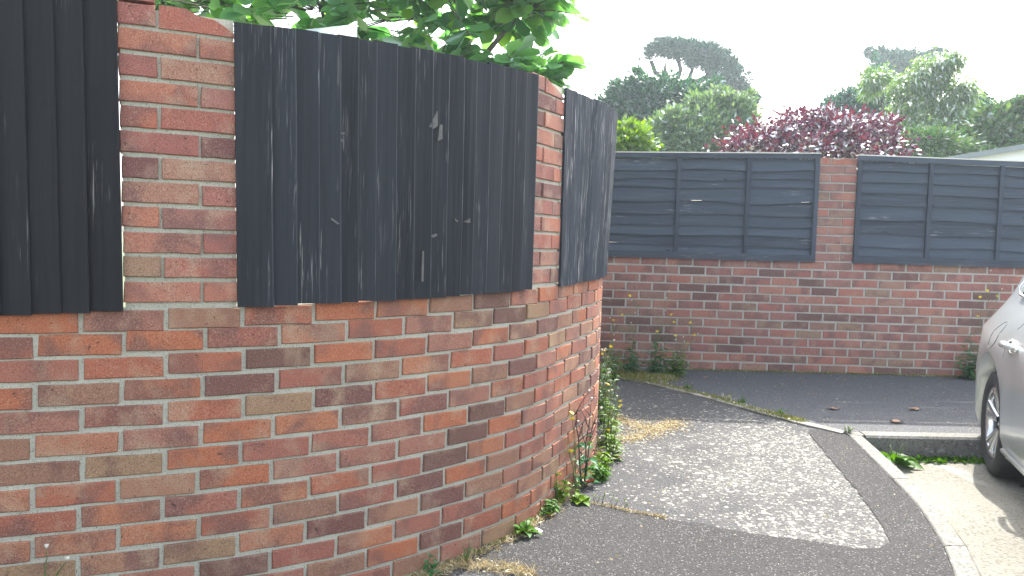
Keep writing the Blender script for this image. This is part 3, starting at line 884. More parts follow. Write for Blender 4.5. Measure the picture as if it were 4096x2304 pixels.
M_BARK = flat_mat('bark', (0.10, 0.085, 0.07), 0.95, scale=14, var=0.4)
M_BARK_R = flat_mat('pine_bark', (0.045, 0.032, 0.027), 0.95, scale=6, var=0.4)
def px_lobes(L, Y, depth=0.8):
    out = []
    for px, py, rx, ry in L:
        p = at(px, py, Y + rng.uniform(-.3, .3) * depth)
        out.append((p.x, p.y, p.z, rx / 2027 * Y, rx / 2027 * Y * depth, ry / 2027 * Y))
    return out
def tree(name, label, cat, L, Y, n, size, mat, seed, aspect=0.5, per=26, clump=0.16, shell=0.5, up=0.15, droop=0.0, base=None, trunk_r=0.12, group=None, bark=None, depth=0.8, limbs=5):
    y2 = 7 + (Y - 7) * 0.6 if cat == 'tree' or Y < 14 else max(14.6, 7 + (Y - 7) * .75)
    size, trunk_r, Y = size * y2 / Y, trunk_r * y2 / Y, y2
    g = np.random.default_rng(seed)
    lobes = px_lobes(L, Y, depth)
    cx_, cy_ = np.mean([l[0] for l in lobes]), Y
    if base is not None: cx_ = at(base, 400, Y).x
    gz = G(cx_, 7.2) - 0.1
    root = empty(name, (cx_, cy_, gz), label, cat, group)
    o = np.array([cx_, cy_, gz])
    P, D = crown_points(lobes, n, g, per, clump, shell, up)
    P[:, 2] = np.maximum(P[:, 2], gz + 0.05)
    V, F = leaf_quads(P, D, size, aspect, g, droop)
    put('crown', quads_mesh('crown', V - o, F, mat), root)
    m = MB()
    top = max(l[2] for l in lobes)
    mid = np.array([np.mean([l[0] for l in lobes]), cy_, gz + (top - gz) * 0.5])
    m.tube([(0, 0, 0), tuple((mid - o) * 0.5 + np.array([0.03, 0, 0])), tuple(mid - o)], [trunk_r, trunk_r * 0.8, trunk_r * 0.55], 7)
    put('trunk', mesh_of('trunk', m.v, m.f, bark or M_BARK, True), root)
    for l in sorted(lobes, key=lambda q: -q[2])[:limbs]:
        m = MB()
        a, b = mid - o, np.array(l[:3]) - o
        s = np.array([0, 0, 0]) + (mid - o) * 0.8
        m.tube([tuple(s), tuple((s + b) / 2 + g.normal(size=3) * 0.06 * trunk_r * 8), tuple(b)], [trunk_r * 0.5, trunk_r * 0.32, trunk_r * 0.1], 5)
        put('limb', mesh_of('limb', m.v, m.f, bark or M_BARK, True), root)
    return root

LM_ROUND = leaf_material('leaf_round', [(0.018, 0.075, 0.042), (0.035, 0.115, 0.062), (0.075, 0.165, 0.085)], 0.3)
LM_PALE = leaf_material('leaf_pale', [(0.075, 0.14, 0.075), (0.13, 0.20, 0.105), (0.23, 0.30, 0.18)], 0.35, 0.14)
LM_LIME = leaf_material('leaf_lime', [(0.10, 0.20, 0.015), (0.16, 0.28, 0.02), (0.22, 0.32, 0.04)], 0.45)
LM_PURP = leaf_material('leaf_purple', [(0.075, 0.030, 0.052), (0.095, 0.042, 0.070), (0.15, 0.045, 0.050), (0.08, 0.046, 0.076)], 0.25, 0.2, 0.4, (1.25, 0.6, 0.75))
LM_CONI = leaf_material('leaf_conifer', [(0.014, 0.078, 0.052), (0.030, 0.11, 0.068), (0.055, 0.15, 0.085)], 0.2)
LM_WEEP = leaf_material('leaf_weeping', [(0.085, 0.16, 0.055), (0.13, 0.21, 0.075), (0.21, 0.27, 0.11)], 0.45)
LM_PINE = leaf_material('leaf_pine', [(0.010, 0.048, 0.036), (0.020, 0.070, 0.048), (0.040, 0.095, 0.058)], 0.15, 0.04)
LM_DARK = leaf_material('leaf_dark', [(0.013, 0.052, 0.038), (0.025, 0.080, 0.052)], 0.2)
LM_OAK = leaf_material('leaf_oak', [(0.040, 0.105, 0.035), (0.075, 0.15, 0.05), (0.14, 0.20, 0.065)], 0.3)
BG = 'garden trees beyond the straight wall'

def umbrella_pine():
    Y = 33.0
    g = np.random.default_rng(5)
    gz = G(0, 7.2) - 0.1
    b = at(1722, 400, Y)
    root = empty('umbrella_pine', (b.x, Y, gz), 'tall umbrella shaped pine with a flat spreading dark crown, seen far behind the round tree', 'tree', BG)
    o = np.array([b.x, Y, gz])
    L = [(1695, 117, 62, 15), (1650, 132, 34, 11), (1622, 143, 14, 9), (1735, 128, 70, 22), (1780, 146, 62, 26), (1812, 170, 52, 28), (1838, 198, 42, 30), (1850, 222, 34, 20), (1878, 240, 30, 13), (1895, 250, 18, 9), (1808, 212, 26, 10), (1872, 262, 30, 14)]
    lobes = px_lobes(L, Y, 0.7)
    P, D = crown_points(lobes, 24000, g, 34, 0.13, 0.45, 0.5, 0.45)
    V, F = leaf_quads(P, D, 0.165, 0.26, g)
    put('crown', quads_mesh('crown', V - o, F, LM_PINE), root)
    pt = lambda x, y, dy=0: tuple(np.array(at(x, y, Y)) + np.array([0, dy, 0]) - o)
    m = MB(); m.tube([(0, 0, 0), pt(1728, 330), pt(1724, 290), pt(1728, 262)], [0.34, 0.31, 0.27, 0.24], 8)
    put('trunk', mesh_of('trunk', m.v, m.f, M_BARK_R, True), root)
    for pts, r in (([(1728, 264), (1712, 240), (1688, 212), (1652, 178), (1640, 150)], .26), ([(1728, 264), (1733, 235), (1755, 205), (1800, 180)], .30), ([(1712, 240), (1704, 205), (1712, 175), (1700, 140)], .2),
                   ([(1733, 238), (1728, 205), (1745, 175), (1755, 140)], .18), ([(1733, 240), (1775, 222), (1820, 215), (1850, 228)], .2), ([(1765, 226), (1800, 232), (1870, 244)], .15), ([(1690, 214), (1668, 178), (1680, 150)], .12)):
        m = MB(); m.tube([pt(x, y, rng.uniform(-.6, .6)) for x, y in pts], [.64 * r * (1 - .6 * i / len(pts)) for i in range(len(pts))], 6)
        put('limb', mesh_of('limb', m.v, m.f, M_BARK_R, True), root)
umbrella_pine()
tree('broadleaf_tree', 'dense round green tree in front of the tall umbrella pine', 'tree', [(1600, 240, 66, 50), (1680, 248, 80, 50), (1570, 290, 70, 65), (1740, 275, 75, 65), (1535, 325, 42, 55), (1640, 330, 120, 60), (1790, 300, 50, 50)], 30, 22000, 0.20, LM_ROUND, 21, 0.5, per=30, clump=0.13, trunk_r=0.2, group=BG)
tree('lilac_shrub', 'pale grey green shrub with upright tips below the round tree', 'shrub', [(1662, 348, 26, 52), (1694, 326, 24, 58), (1724, 338, 26, 50), (1752, 300, 26, 54), (1786, 286, 25, 50), (1815, 276, 22, 48), (1842, 264, 16, 36), (1868, 292, 20, 58), (1890, 315, 14, 40), (1775, 352, 105, 42), (1800, 330, 70, 40)], 19, 17000, 0.135, LM_PALE, 22, 0.42, per=22, clump=0.26, up=0.7, trunk_r=0.08, group=BG)
tree('lime_shrub', 'bright lime green bush just above the lap panel beside the worn board panel', 'shrub', [(1592, 352, 42, 42), (1560, 372, 36, 40), (1615, 372, 30, 30)], 11.5, 3200, 0.085, LM_LIME, 23, 0.5, per=18, clump=0.2, trunk_r=0.04, group=BG)
tree('purple_smoke_bush', 'wide dark purple leaved bush spilling over the lap panels', 'shrub', [(2050, 335, 120, 48), (1955, 352, 120, 36), (2150, 335, 95, 48), (1880, 378, 95, 22), (2010, 308, 55, 30), (2215, 345, 42, 38), (2050, 390, 190, 40), (2080, 296, 30, 20)], 12.5, 10500, 0.085, LM_PURP, 24, 0.55, per=16, clump=0.15, shell=0.55, up=0.1, trunk_r=0.08, group=BG)
tree('conifer', 'feathery blue green conifer rising behind the purple bush', 'tree', [(2195, 300, 50, 90), (2125, 300, 52, 45), (2090, 275, 30, 30), (2205, 225, 26, 50), (2150, 265, 40, 40), (2230, 350, 70, 45)], 28, 13000, 0.22, LM_CONI, 25, 0.26, per=26, clump=0.18, up=-0.1, trunk_r=0.16, group=BG)
tree('dark_pine', 'dark ragged pine top showing behind the pale weeping tree', 'tree', [(2240, 165, 46, 30), (2285, 152, 44, 22), (2215, 145, 22, 18), (2360, 136, 22, 10), (2280, 195, 52, 26), (2330, 150, 28, 12), (2190, 130, 10, 10)], 58, 11000, 0.32, LM_PINE, 26, 0.3, per=24, clump=0.17, up=0.4, trunk_r=0.4, group=BG, bark=M_BARK_R)
tree('weeping_tree', 'tall pale yellow green tree with drooping sprays, the tallest near the right', 'tree', [(2345, 190, 55, 45), (2300, 225, 55, 45), (2385, 270, 58, 60), (2395, 155, 34, 20), (2190, 205, 36, 40), (2310, 290, 75, 50), (2360, 340, 85, 50), (2418, 245, 30, 50)], 24, 17000, 0.15, LM_WEEP, 27, 0.36, per=24, clump=0.2, shell=0.25, up=-0.5, droop=0.5, trunk_r=0.13, group=BG)
tree('dark_tree', 'dark blue green rounded tree between the weeping tree and the far right bush', 'tree', [(2445, 285, 46, 46), (2415, 330, 60, 50), (2475, 320, 40, 50)], 32, 9000, 0.2, LM_DARK, 28, 0.5, per=28, clump=0.13, trunk_r=0.18, group=BG)
tree('oak_bush', 'mid green leafy bush at the right edge above the grey roof', 'shrub', [(2520, 325, 62, 50), (2572, 292, 45, 42), (2480, 355, 45, 35), (2600, 330, 60, 60)], 18, 10500, 0.15, LM_OAK, 29, 0.5, per=22, clump=0.16, trunk_r=0.1, group=BG)
tree('low_shrub', 'low mixed green shrub just above the right lap panel', 'shrub', [(2330, 368, 100, 30), (2440, 380, 55, 18), (2260, 375, 40, 25)], 15.5, 7000, 0.10, LM_OAK, 30, 0.45, per=20, clump=0.2, trunk_r=0.05, group=BG)

# dead twigs inside the dark tree
# ------------------------------------------------------------------ the magnolia-like tree behind the curved wall
LM_MAG = leaf_material('leaf_magnolia', [(0.075, 0.20, 0.10), (0.10, 0.24, 0.12), (0.135, 0.28, 0.12), (0.20, 0.34, 0.09)], 0.62, 0.12, 0.45, (1.7, 1.7, 0.65))
def big_leaf(seed):
    r = random.Random(seed)
    prof = [(0.0, 0.012), (0.18, 0.10), (0.40, 0.20), (0.62, 0.27), (0.82, 0.235), (0.94, 0.12), (1.0, 0.01)]
    bend, fold = r.uniform(0.05, 0.45), r.uniform(0.08, 0.3)
    V, F = [], []
    for q, w in prof:
        x = math.sin(q * bend * 1.5) / (bend * 1.5); z = -(1 - math.cos(q * bend * 1.5)) / (bend * 1.5)
        wob = 0.02 * math.sin(q * 11 + seed)
        V += [(x, -w, z + w * fold + wob), (x, 0, z), (x, w, z + w * fold - wob)]
    for i in range(len(prof) - 1):
        a = i * 3
        F += [(a, a + 3, a + 4, a + 1), (a + 1, a + 4, a + 5, a + 2)]
    return V, F
def rot_to(d, roll):
    d = Vector(d).normalized()
    q = Vector((1, 0, 0)).rotation_difference(d)
    return (q.to_matrix() @ Matrix.Rotation(roll, 3, 'X'))
mg = np.random.default_rng(17)
mag_loc = (-1.25, 6.1, G(-1.25, 6.1) - 0.02)
mag = empty('magnolia_tree', mag_loc, 'leafy tree with large oval green leaves behind the curved wall', 'tree')
mo = np.array(mag_loc)
lob = [(-1.5, 6.15, EYE + 1.75, 1.55, 0.65, 0.62, 10), (-0.6, 6.1, EYE + 1.9, 0.95, 0.6, 0.75, 6), (0.06, 5.85, EYE + 1.20, 0.36, 0.3, 0.22, 4.2), (0.05, 6.0, EYE + 1.75, 0.42, 0.45, 0.34, 4.4), (-0.62, 6.0, EYE + 1.25, 0.6, 0.45, 0.34, 3.0),
       (-2.6, 6.1, EYE + 1.7, 0.8, 0.6, 0.6, 4), (-1.3, 6.1, EYE + 2.5, 1.3, 0.7, 0.5, 4)]
wt = np.array([l[6] for l in lob], float); wt /= wt.sum()
leaves, twigs = [], MB()
limb_pts = []
for i, l in enumerate(lob):
    m = MB()
    b = np.array(l[:3]) - mo
    s = np.array([0.0, 0.0, 1.0])
    mid_ = (s + b) / 2 + mg.normal(size=3) * 0.08
    m.tube([tuple(s), tuple(mid_), tuple(b)], [0.045, 0.03, 0.014], 6)
    put('limb', mesh_of('limb', m.v, m.f, M_BARK, True), mag)
    limb_pts.append(b)
m = MB(); m.tube([(0, 0, 0), (0.02, 0, 0.55), (0, 0, 1.02)], [0.075, 0.06, 0.052], 8)
put('trunk', mesh_of('trunk', m.v, m.f, M_BARK, True), mag)
for w in range(390):
    i = mg.choice(len(lob), p=wt); l = lob[i]
    d = mg.normal(size=3); d /= np.linalg.norm(d)
    tip = np.array(l[:3]) + d * np.array(l[3:6]) * mg.uniform(0.25, 1.0)
    if tip[1] > 6.72: continue
    back = (limb_pts[i] + mo - tip); bl = np.linalg.norm(back)
    st = tip + back * min(1, 0.38 / max(bl, 1e-3)) + np.array([0, 0, -0.05])
    twigs.tube([tuple(st - mo), tuple((st + tip) / 2 - mo + np.array([0, 0, 0.015])), tuple(tip - mo)], [0.006, 0.005, 0.0035], 4)
    axis = (tip - st); axis /= np.linalg.norm(axis)
    for j in range(mg.integers(4, 8)):
        an = mg.uniform(0, 6.283)
        e = np.array([math.cos(an), math.sin(an), 0.0])
        dd = axis * mg.uniform(0.1, 0.8) + e * 0.9 + np.array([0, 0, mg.uniform(-0.55, 0.35)])
        p = st + (tip - st) * mg.uniform(0.55, 1.0)
        leaves.append((p, dd, mg.uniform(-0.9, 0.9), mg.uniform(0.14, 0.235), int(mg.integers(0, 8))))
put('twigs', mesh_of('twigs', twigs.v, twigs.f, M_BARK, True), mag)['kind'] = 'stuff'
LEAF_GEO = [big_leaf(s) for s in range(8)]
LEAF_ME = [mesh_of('leaf', v_, f_, LM_MAG, True) for v_, f_ in LEAF_GEO]
def in_view(p):
    x = p[0] / p[1]; z = (p[2] - EYE) / p[1]
    return -0.40 < x < 0.12 and z < 0.30 and z > 0.19 - 0.12 * (x > -0.02)
order = sorted(range(len(leaves)), key=lambda i: (not in_view(leaves[i][0]), leaves[i][0][1]))
rest = MB()
for rank, i in enumerate(order):
    p, dd, roll, sz, k = leaves[i]
    M3 = rot_to(dd, roll)
    if rank < 300:
        put('leaf', LEAF_ME[k], mag, tuple(p - mo), M3.to_euler(), (sz, sz, sz))
    else:
        rest.add([tuple(M3 @ (Vector(q) * sz) + Vector(p - mo)) for q in LEAF_GEO[k][0]], LEAF_GEO[k][1])
put('foliage', mesh_of('foliage', rest.v, rest.f, LM_MAG, True), mag)['kind'] = 'stuff'

# ------------------------------------------------------------------ garden shed and outbuilding roofs
M_WHITE = flat_mat('white_paint', (0.80, 0.80, 0.78), 0.5, var=0.05, scale=6)
t = NT('roof_felt'); v = t.coord()
t.bsdf(t.mix(t.ramp(t.noise(v, 120, 2, 0.7), [(0.4, 0.0), (0.6, 1.0)]), (0.10, 0.16, 0.15), (0.34, 0.40, 0.38)), 0.9); M_FELT = t.m
M_SHED = flat_mat('shed_boards', (0.16, 0.11, 0.07), 0.85, scale=9)
p1, p2, p3 = at(890, 61, 4.75), at(800, 122, 4.15), at(690, 83, 5.15)
shed = empty('garden_shed', ((p1.x + p3.x) / 2, 4.7, G(-1.5, 4.7)), 'garden shed roof with green felt and white barge board showing over the boards', 'shed')
so = tuple(shed.location)
p4 = p3 + p2 - p1
nrm = (p2 - p1).cross(p3 - p1).normalized()
if nrm.z < 0: nrm = -nrm
q = [p1, p2, p4, p3]
mk('roof', [tuple(a) for a in q] + [tuple(a - nrm * 0.03) for a in q], [(0, 1, 2, 3), (7, 6, 5, 4), (0, 4, 5, 1), (1, 5, 6, 2), (2, 6, 7, 3), (3, 7, 4, 0)], M_FELT, shed, world_origin=so)
e = (p1 - p3).normalized()
e = (e - (p2 - p1).normalized() * e.dot((p2 - p1).normalized())).normalized()
q = [p1 + e * 0.004 + nrm * 0.014, p2 + e * 0.004 + nrm * 0.014]
q += [a + e * 0.022 for a in q]
V = [tuple(a) for a in q] + [tuple(a - Vector((0, 0, 0.11))) for a in q]
mk('barge_board', V, [(0, 1, 3, 2), (4, 6, 7, 5), (0, 4, 5, 1), (2, 3, 7, 6), (0, 2, 6, 4), (1, 5, 7, 3)], M_WHITE, shed, world_origin=so)
ins = [p1 * 0.9 + p4 * 0.1, p2 * 0.9 + p3 * 0.1, p4 * 0.9 + p1 * 0.1, p3 * 0.9 + p2 * 0.1]
V = [(a.x, a.y, a.z - 0.05) for a in ins] + [(a.x, a.y, so[2]) for a in ins]
mk('wall', V, [(0, 1, 2, 3), (7, 6, 5, 4), (0, 4, 5, 1), (1, 5, 6, 2), (2, 6, 7, 3), (3, 7, 4, 0)], M_SHED, shed, world_origin=so)

M_GREY = flat_mat('grey_verge', (0.22, 0.25, 0.26), 0.6, var=0.12, scale=5)
a_, b_ = at(2398, 392, 11.0), at(2576, 362, 11.0)
sl = (b_.z - a_.z) / (b_.x - a_.x)
ob = empty('outbuilding', (a_.x + 2.6, 12.2, G(7, 7.2)), 'white rendered outbuilding with a grey roof edge beyond the right lap panel', 'building')
oo = tuple(ob.location)
x0, x1, xa = a_.x, a_.x + 6.4, a_.x + 3.2
zr = lambda x: a_.z + sl * (min(x, 2 * xa - x) - x0)
V = [];
for y in (11.05, 13.4):
    V += [(x0 + 0.15, y, oo[2]), (x1 - 0.15, y, oo[2]), (x1 - 0.15, y, zr(x1 - 0.15) - 0.04), (xa, y, zr(xa) - 0.04), (x0 + 0.15, y, zr(x0 + 0.15) - 0.04)]
mk('wall', V, [(0, 1, 2, 3, 4), (9, 8, 7, 6, 5), (0, 4, 9, 5), (1, 6, 7, 2), (0, 5, 6, 1)], M_WHITE, ob, world_origin=oo)
for xl, xr in ((x0, xa), (xa, x1)):
    V = []
    for y in (10.95, 13.5):
        V += [(xl, y, zr(xl)), (xr, y, zr(xr)), (xr, y, zr(xr) - 0.075), (xl, y, zr(xl) - 0.075)]
    mk('roof', V, [(0, 3, 2, 1), (4, 5, 6, 7), (0, 1, 5, 4), (2, 3, 7, 6), (0, 4, 7, 3), (1, 2, 6, 5)], M_GREY, ob, world_origin=oo)

# ------------------------------------------------------------------ the silver car
M_PAINT = NT('silver_paint')
_v = M_PAINT.coord()
M_PAINT = M_PAINT.bsdf(M_PAINT.mix(M_PAINT.noise(_v, 700, 1), (0.56, 0.60, 0.60), (0.66, 0.695, 0.69)), 0.30, None, 0.55, 0.5, 0.8)
M_GLASS = flat_mat('dark_glass', (0.012, 0.016, 0.020), 0.05, 0.0, 0.9, 0.05)
M_RUBBER = flat_mat('tyre_rubber', (0.022, 0.022, 0.024), 0.8, scale=40)
M_ALLOY = flat_mat('wheel_alloy', (0.62, 0.63, 0.64), 0.22, 0.9, var=0.05)
M_BLACKP = flat_mat('black_plastic', (0.015, 0.015, 0.016), 0.6)
M_TRIM = flat_mat('bright_trim', (0.75, 0.76, 0.78), 0.18, 1.0, var=0.03)
M_LAMP = flat_mat('lamp_red', (0.36, 0.015, 0.02), 0.12, 0.0, 0.6, 0.1, coat=1.0)
M_CLEAR = flat_mat('lamp_clear', (0.55, 0.57, 0.6), 0.1, 0.2, 0.6, 0.1, coat=1.0)
WX, WY = 2.765, 4.62
car = empty('parked_car', (WX, WY, RZ(WX, WY)), 'silver hatchback parked with its rear wheel against the kerb', 'car')
car.rotation_euler = (0, 0, math.atan2(-math.cos(R(21)), -math.sin(R(21))))
WB, CW, WR = 2.58, 1.72, 0.305
def roofz(f):
    return float(np.interp(f, [-.80, -.74, -.66, -.50, -.36, -.1, .3, .9, 1.5, 1.75, 2.38, 2.7, 3.1, 3.32, 3.42], [.60, .96, 1.06, 1.28, 1.40, 1.455, 1.49, 1.50, 1.45, 1.37, 1.00, .955, .87, .72, .55]))
def section(f):
    d = 0.0
    if f < -.30: d += .30 * ((-f - .30) / .52) ** 2.2
    if f > 2.75: d += .34 * ((f - 2.75) / .67) ** 2.2
    rz = roofz(f)
    belt = min(1.03 - 0.025 * f, rz - 0.012)
    sh = min(.955 - 0.02 * f, belt - 0.02)
    cr = min(.83 - 0.01 * f, sh - 0.04)
    pts = [[d + .16, .20], [d + .045, .19], [d + .012, .30], [d, .50], [d + .004, .70], [d + .016, cr], [d + .115, sh], [d + .165, belt],
           [d + .165 + .45 * max(0, rz - .05 - belt), rz - .05 if rz - .05 > belt else belt + .003], [d + .30 + .42 * max(0, rz - belt), rz - .012], [CW / 2, rz]]
    for wf in (0.0, WB):
        dx = f - wf
        if abs(dx) < 0.395:
            az = WR + math.sqrt(max(0, .395 ** 2 - dx ** 2)) - 0.01
            for i, q in enumerate((0.0, 0.0, .12, .34, .62)):
                pts[i][1] = max(pts[i][1], az + (cr - az) * q)
            pts[0][1] = max(pts[0][1], az)
        if abs(dx) < .52:
            fl = .022 * math.cos(dx / .52 * math.pi / 2) ** 0.7
            for i, q in enumerate((0, 1.0, 1.0, .8, .4)): pts[i][0] -= fl * q
    pts[0][0] = pts[1][0] + .13
    return pts
FS = sorted(set([-.80, -.78, -.74, -.70, -.66, -.58, -.50, -.43] + [round(-.395 + .79 * i / 16, 3) for i in range(17)] + [.42, .47, .52, .6, .75, .9, 1.05, 1.15, 1.3, 1.5, 1.62, 1.75, 1.95, 2.1]
               + [round(WB - .395 + .79 * i / 16, 3) for i in range(17)] + [3.02, 3.1, 3.2, 3.3, 3.36, 3.42]))
secs = [section(f) for f in FS]
NPT = len(secs[0])
def vert(i, j, side):
    y, z = secs[i][j]
    return (FS[i], y if side == 0 else CW - y, z)
bodyV, bodyF = [], []
groups = {'body': [], 'side_window': [], 'rear_window': [], 'windscreen': [], 'tail_lamp': [], 'headlamp': []}
for side in (0, 1):
    for i in range(len(FS) - 1):
        fm = (FS[i] + FS[i + 1]) / 2
        for j in range(NPT - 1):
            tgt = 'body'
            if j == 7 and -.15 <= fm <= 1.9 and not 1.05 < fm < 1.15: tgt = 'side_window'
            if j in (8, 9) and -.66 < fm < -.40: tgt = 'rear_window'
            if j in (8, 9) and 1.7 < fm < 2.35: tgt = 'windscreen'
            if j in (4, 5, 6) and fm < -.66: tgt = 'tail_lamp'
            if j in (4, 5) and 3.1 < fm < 3.36: tgt = 'headlamp'
            f4 = [(i, j, side), (i + 1, j, side), (i + 1, j + 1, side), (i, j + 1, side)]
            if side == 1: f4.reverse()
            groups[tgt].append(f4)
def emit(name, faces, mat, smooth=True):
    idx, V, F = {}, [], []
    for f4 in faces:
        ff = []
        for k in f4:
            key = (k[0], k[1], 0 if k[1] == NPT - 1 else k[2])
            if key not in idx: idx[key] = len(V); V.append(vert(*k))
            if idx[key] not in ff: ff.append(idx[key])
        if len(ff) > 2: F.append(tuple(ff))
    me = mesh_of(name, V, F, mat, smooth)
    bm = bmesh.new(); bm.from_mesh(me)
    bmesh.ops.remove_doubles(bm, verts=bm.verts, dist=0.0004)
    bmesh.ops.recalc_face_normals(bm, faces=bm.faces[:])
    if smooth:
        for e_ in bm.edges:
            if len(e_.link_faces) == 2 and e_.calc_face_angle(0) > R(38): e_.smooth = False
    bm.to_mesh(me); bm.free()
    return put(name, me, car)
# end caps
for i in (0, len(FS) - 1):
    pass
bodyo = emit('body', groups['body'], M_PAINT)
for i, nm in ((0, 'rear_bumper'), (len(FS) - 1, 'front_bumper')):
    V = [vert(i, j, 0) for j in range(1, NPT)] + [vert(i, j, 1) for j in range(NPT - 2, 0, -1)]
    put(nm, mesh_of(nm, V, [tuple(range(len(V)))], M_PAINT), car)
for nm, sd in (('side_window', 0), ('side_window', 1)):
    for lo, hi in ((0, 1.05), (1.1, 3)):
        emit(nm, [f for f in groups[nm] if f[0][2] == sd and lo < FS[min(f[0][0], f[1][0])] + .01 < hi], M_GLASS)
emit('rear_window', groups['rear_window'], M_GLASS); emit('windscreen', groups['windscreen'], M_GLASS)
for sd in (0, 1):
    emit('tail_lamp', [f for f in groups['tail_lamp'] if f[0][2] == sd], M_LAMP)
    emit('headlamp', [f for f in groups['headlamp'] if f[0][2] == sd], M_CLEAR)
m = MB(); m.box(.40, 2.16, .10, CW - .10, .16, .55); m.box(-.62, .40, .27, CW - .27, .16, .70); m.box(2.16, 3.2, .27, CW - .27, .16, .70)
m.build('underside', M_BLACKP, car)
def side_y(f, z):
    s = section(f)
    zs, ys = [p[1] for p in s[1:8]], [p[0] for p in s[1:8]]
    return float(np.interp(z, zs, ys))
# window moulding, swept up at the rear end
m = MB()
w0 = -.15
pts = [(w0 - .004, section(w0)[8][0] - .010, section(w0)[8][1]), (w0 - .012, section(w0)[8][0] * .5 + section(w0)[7][0] * .5 - .012, (section(w0)[8][1] + section(w0)[7][1]) / 2), (w0 - .002, section(w0)[7][0] - .008, section(w0)[7][1] + .05),
       (w0 + .035, section(w0)[7][0] - .012, section(w0)[7][1] + .010)] + [(f, section(f)[7][0] - .012, section(f)[7][1] + .004) for f in (.05, .25, .45, .6, .9, 1.3, 1.7, 1.9)]
m.tube(pts, 0.008, 6); m.build('window_trim', M_TRIM, car, True)
m = MB(); m.tube([(f, side_y(f, .25) - .004, .235) for f in (.42, .9, 1.5, 2.1)], 0.014, 6); m.build('sill_trim', M_PAINT, car, True)
# panel gaps
for f in (.40, 1.09, 2.05):
    m = MB()
    zz = [.26, .4, .6, .75, .83, .95] if f != .40 else [.72, .80, .88, .95]
    m.tube([(f + (.0 if f != .40 else (.95 - z) * -.15 - .02), side_y(f, z) - .0005, z) for z in zz], 0.0016, 4); m.build('door_gap', M_BLACKP, car)
# fuel filler flap ring on the near side
m = MB(); cf, cz, rr_ = .055, .815, .078
m.tube([(cf + rr_ * math.cos(a), side_y(cf + rr_ * math.cos(a), cz + rr_ * math.sin(a)) - .001, cz + rr_ * math.sin(a)) for a in np.linspace(0, 2 * math.pi, 25)], 0.0012, 4, False); m.build('fuel_flap', M_BLACKP, car)
# door handles: cup, grip and lock
for hf in (.50, 1.35):
    hy, hz = side_y(hf, .80), .795
    m = MB()
    ring = [(hf + .075 * math.cos(a), hy - .004, hz + .036 * math.sin(a)) for a in np.linspace(0, 2 * math.pi, 17)]
    m.tube(ring, 0.006, 5, False); hnd = m.build('door_handle', M_PAINT, car, True)
    m = MB(); m.add([(hf + .07 * math.cos(a), hy + .012, hz + .033 * math.sin(a)) for a in np.linspace(0, 2 * math.pi, 16, endpoint=False)], [tuple(range(16))])
    put('cup', mesh_of('cup', m.v, m.f, M_BLACKP), hnd)
    m = MB(); m.tube([(hf - .115, hy - .002, hz + .004), (hf - .10, hy - .030, hz + .006), (hf - .04, hy - .042, hz + .008), (hf + .04, hy - .042, hz + .008), (hf + .085, hy - .030, hz + .006), (hf + .10, hy - .002, hz + .004)], [.013, .015, .017, .017, .015, .013], 8)
    put('grip', mesh_of('grip', m.v, m.f, M_PAINT, True), hnd)
    m = MB(); m.tube([(hf + .12, hy + .004, hz - .0), (hf + .12, hy - .022, hz)], [.017, .015], 10); put('lock', mesh_of('lock', m.v, m.f, M_TRIM, True), hnd)
# mirrors
for sd in (0, 1):
    y0 = .08 if sd == 0 else CW - .08; sg = -1 if sd == 0 else 1
    m = MB(); m.tube([(1.78, y0, .97), (1.80, y0 + sg * .09, 1.0), (1.80, y0 + sg * .2, 1.01)], [.03, .075, .06], 8); m.build('mirror', M_PAINT, car, True)
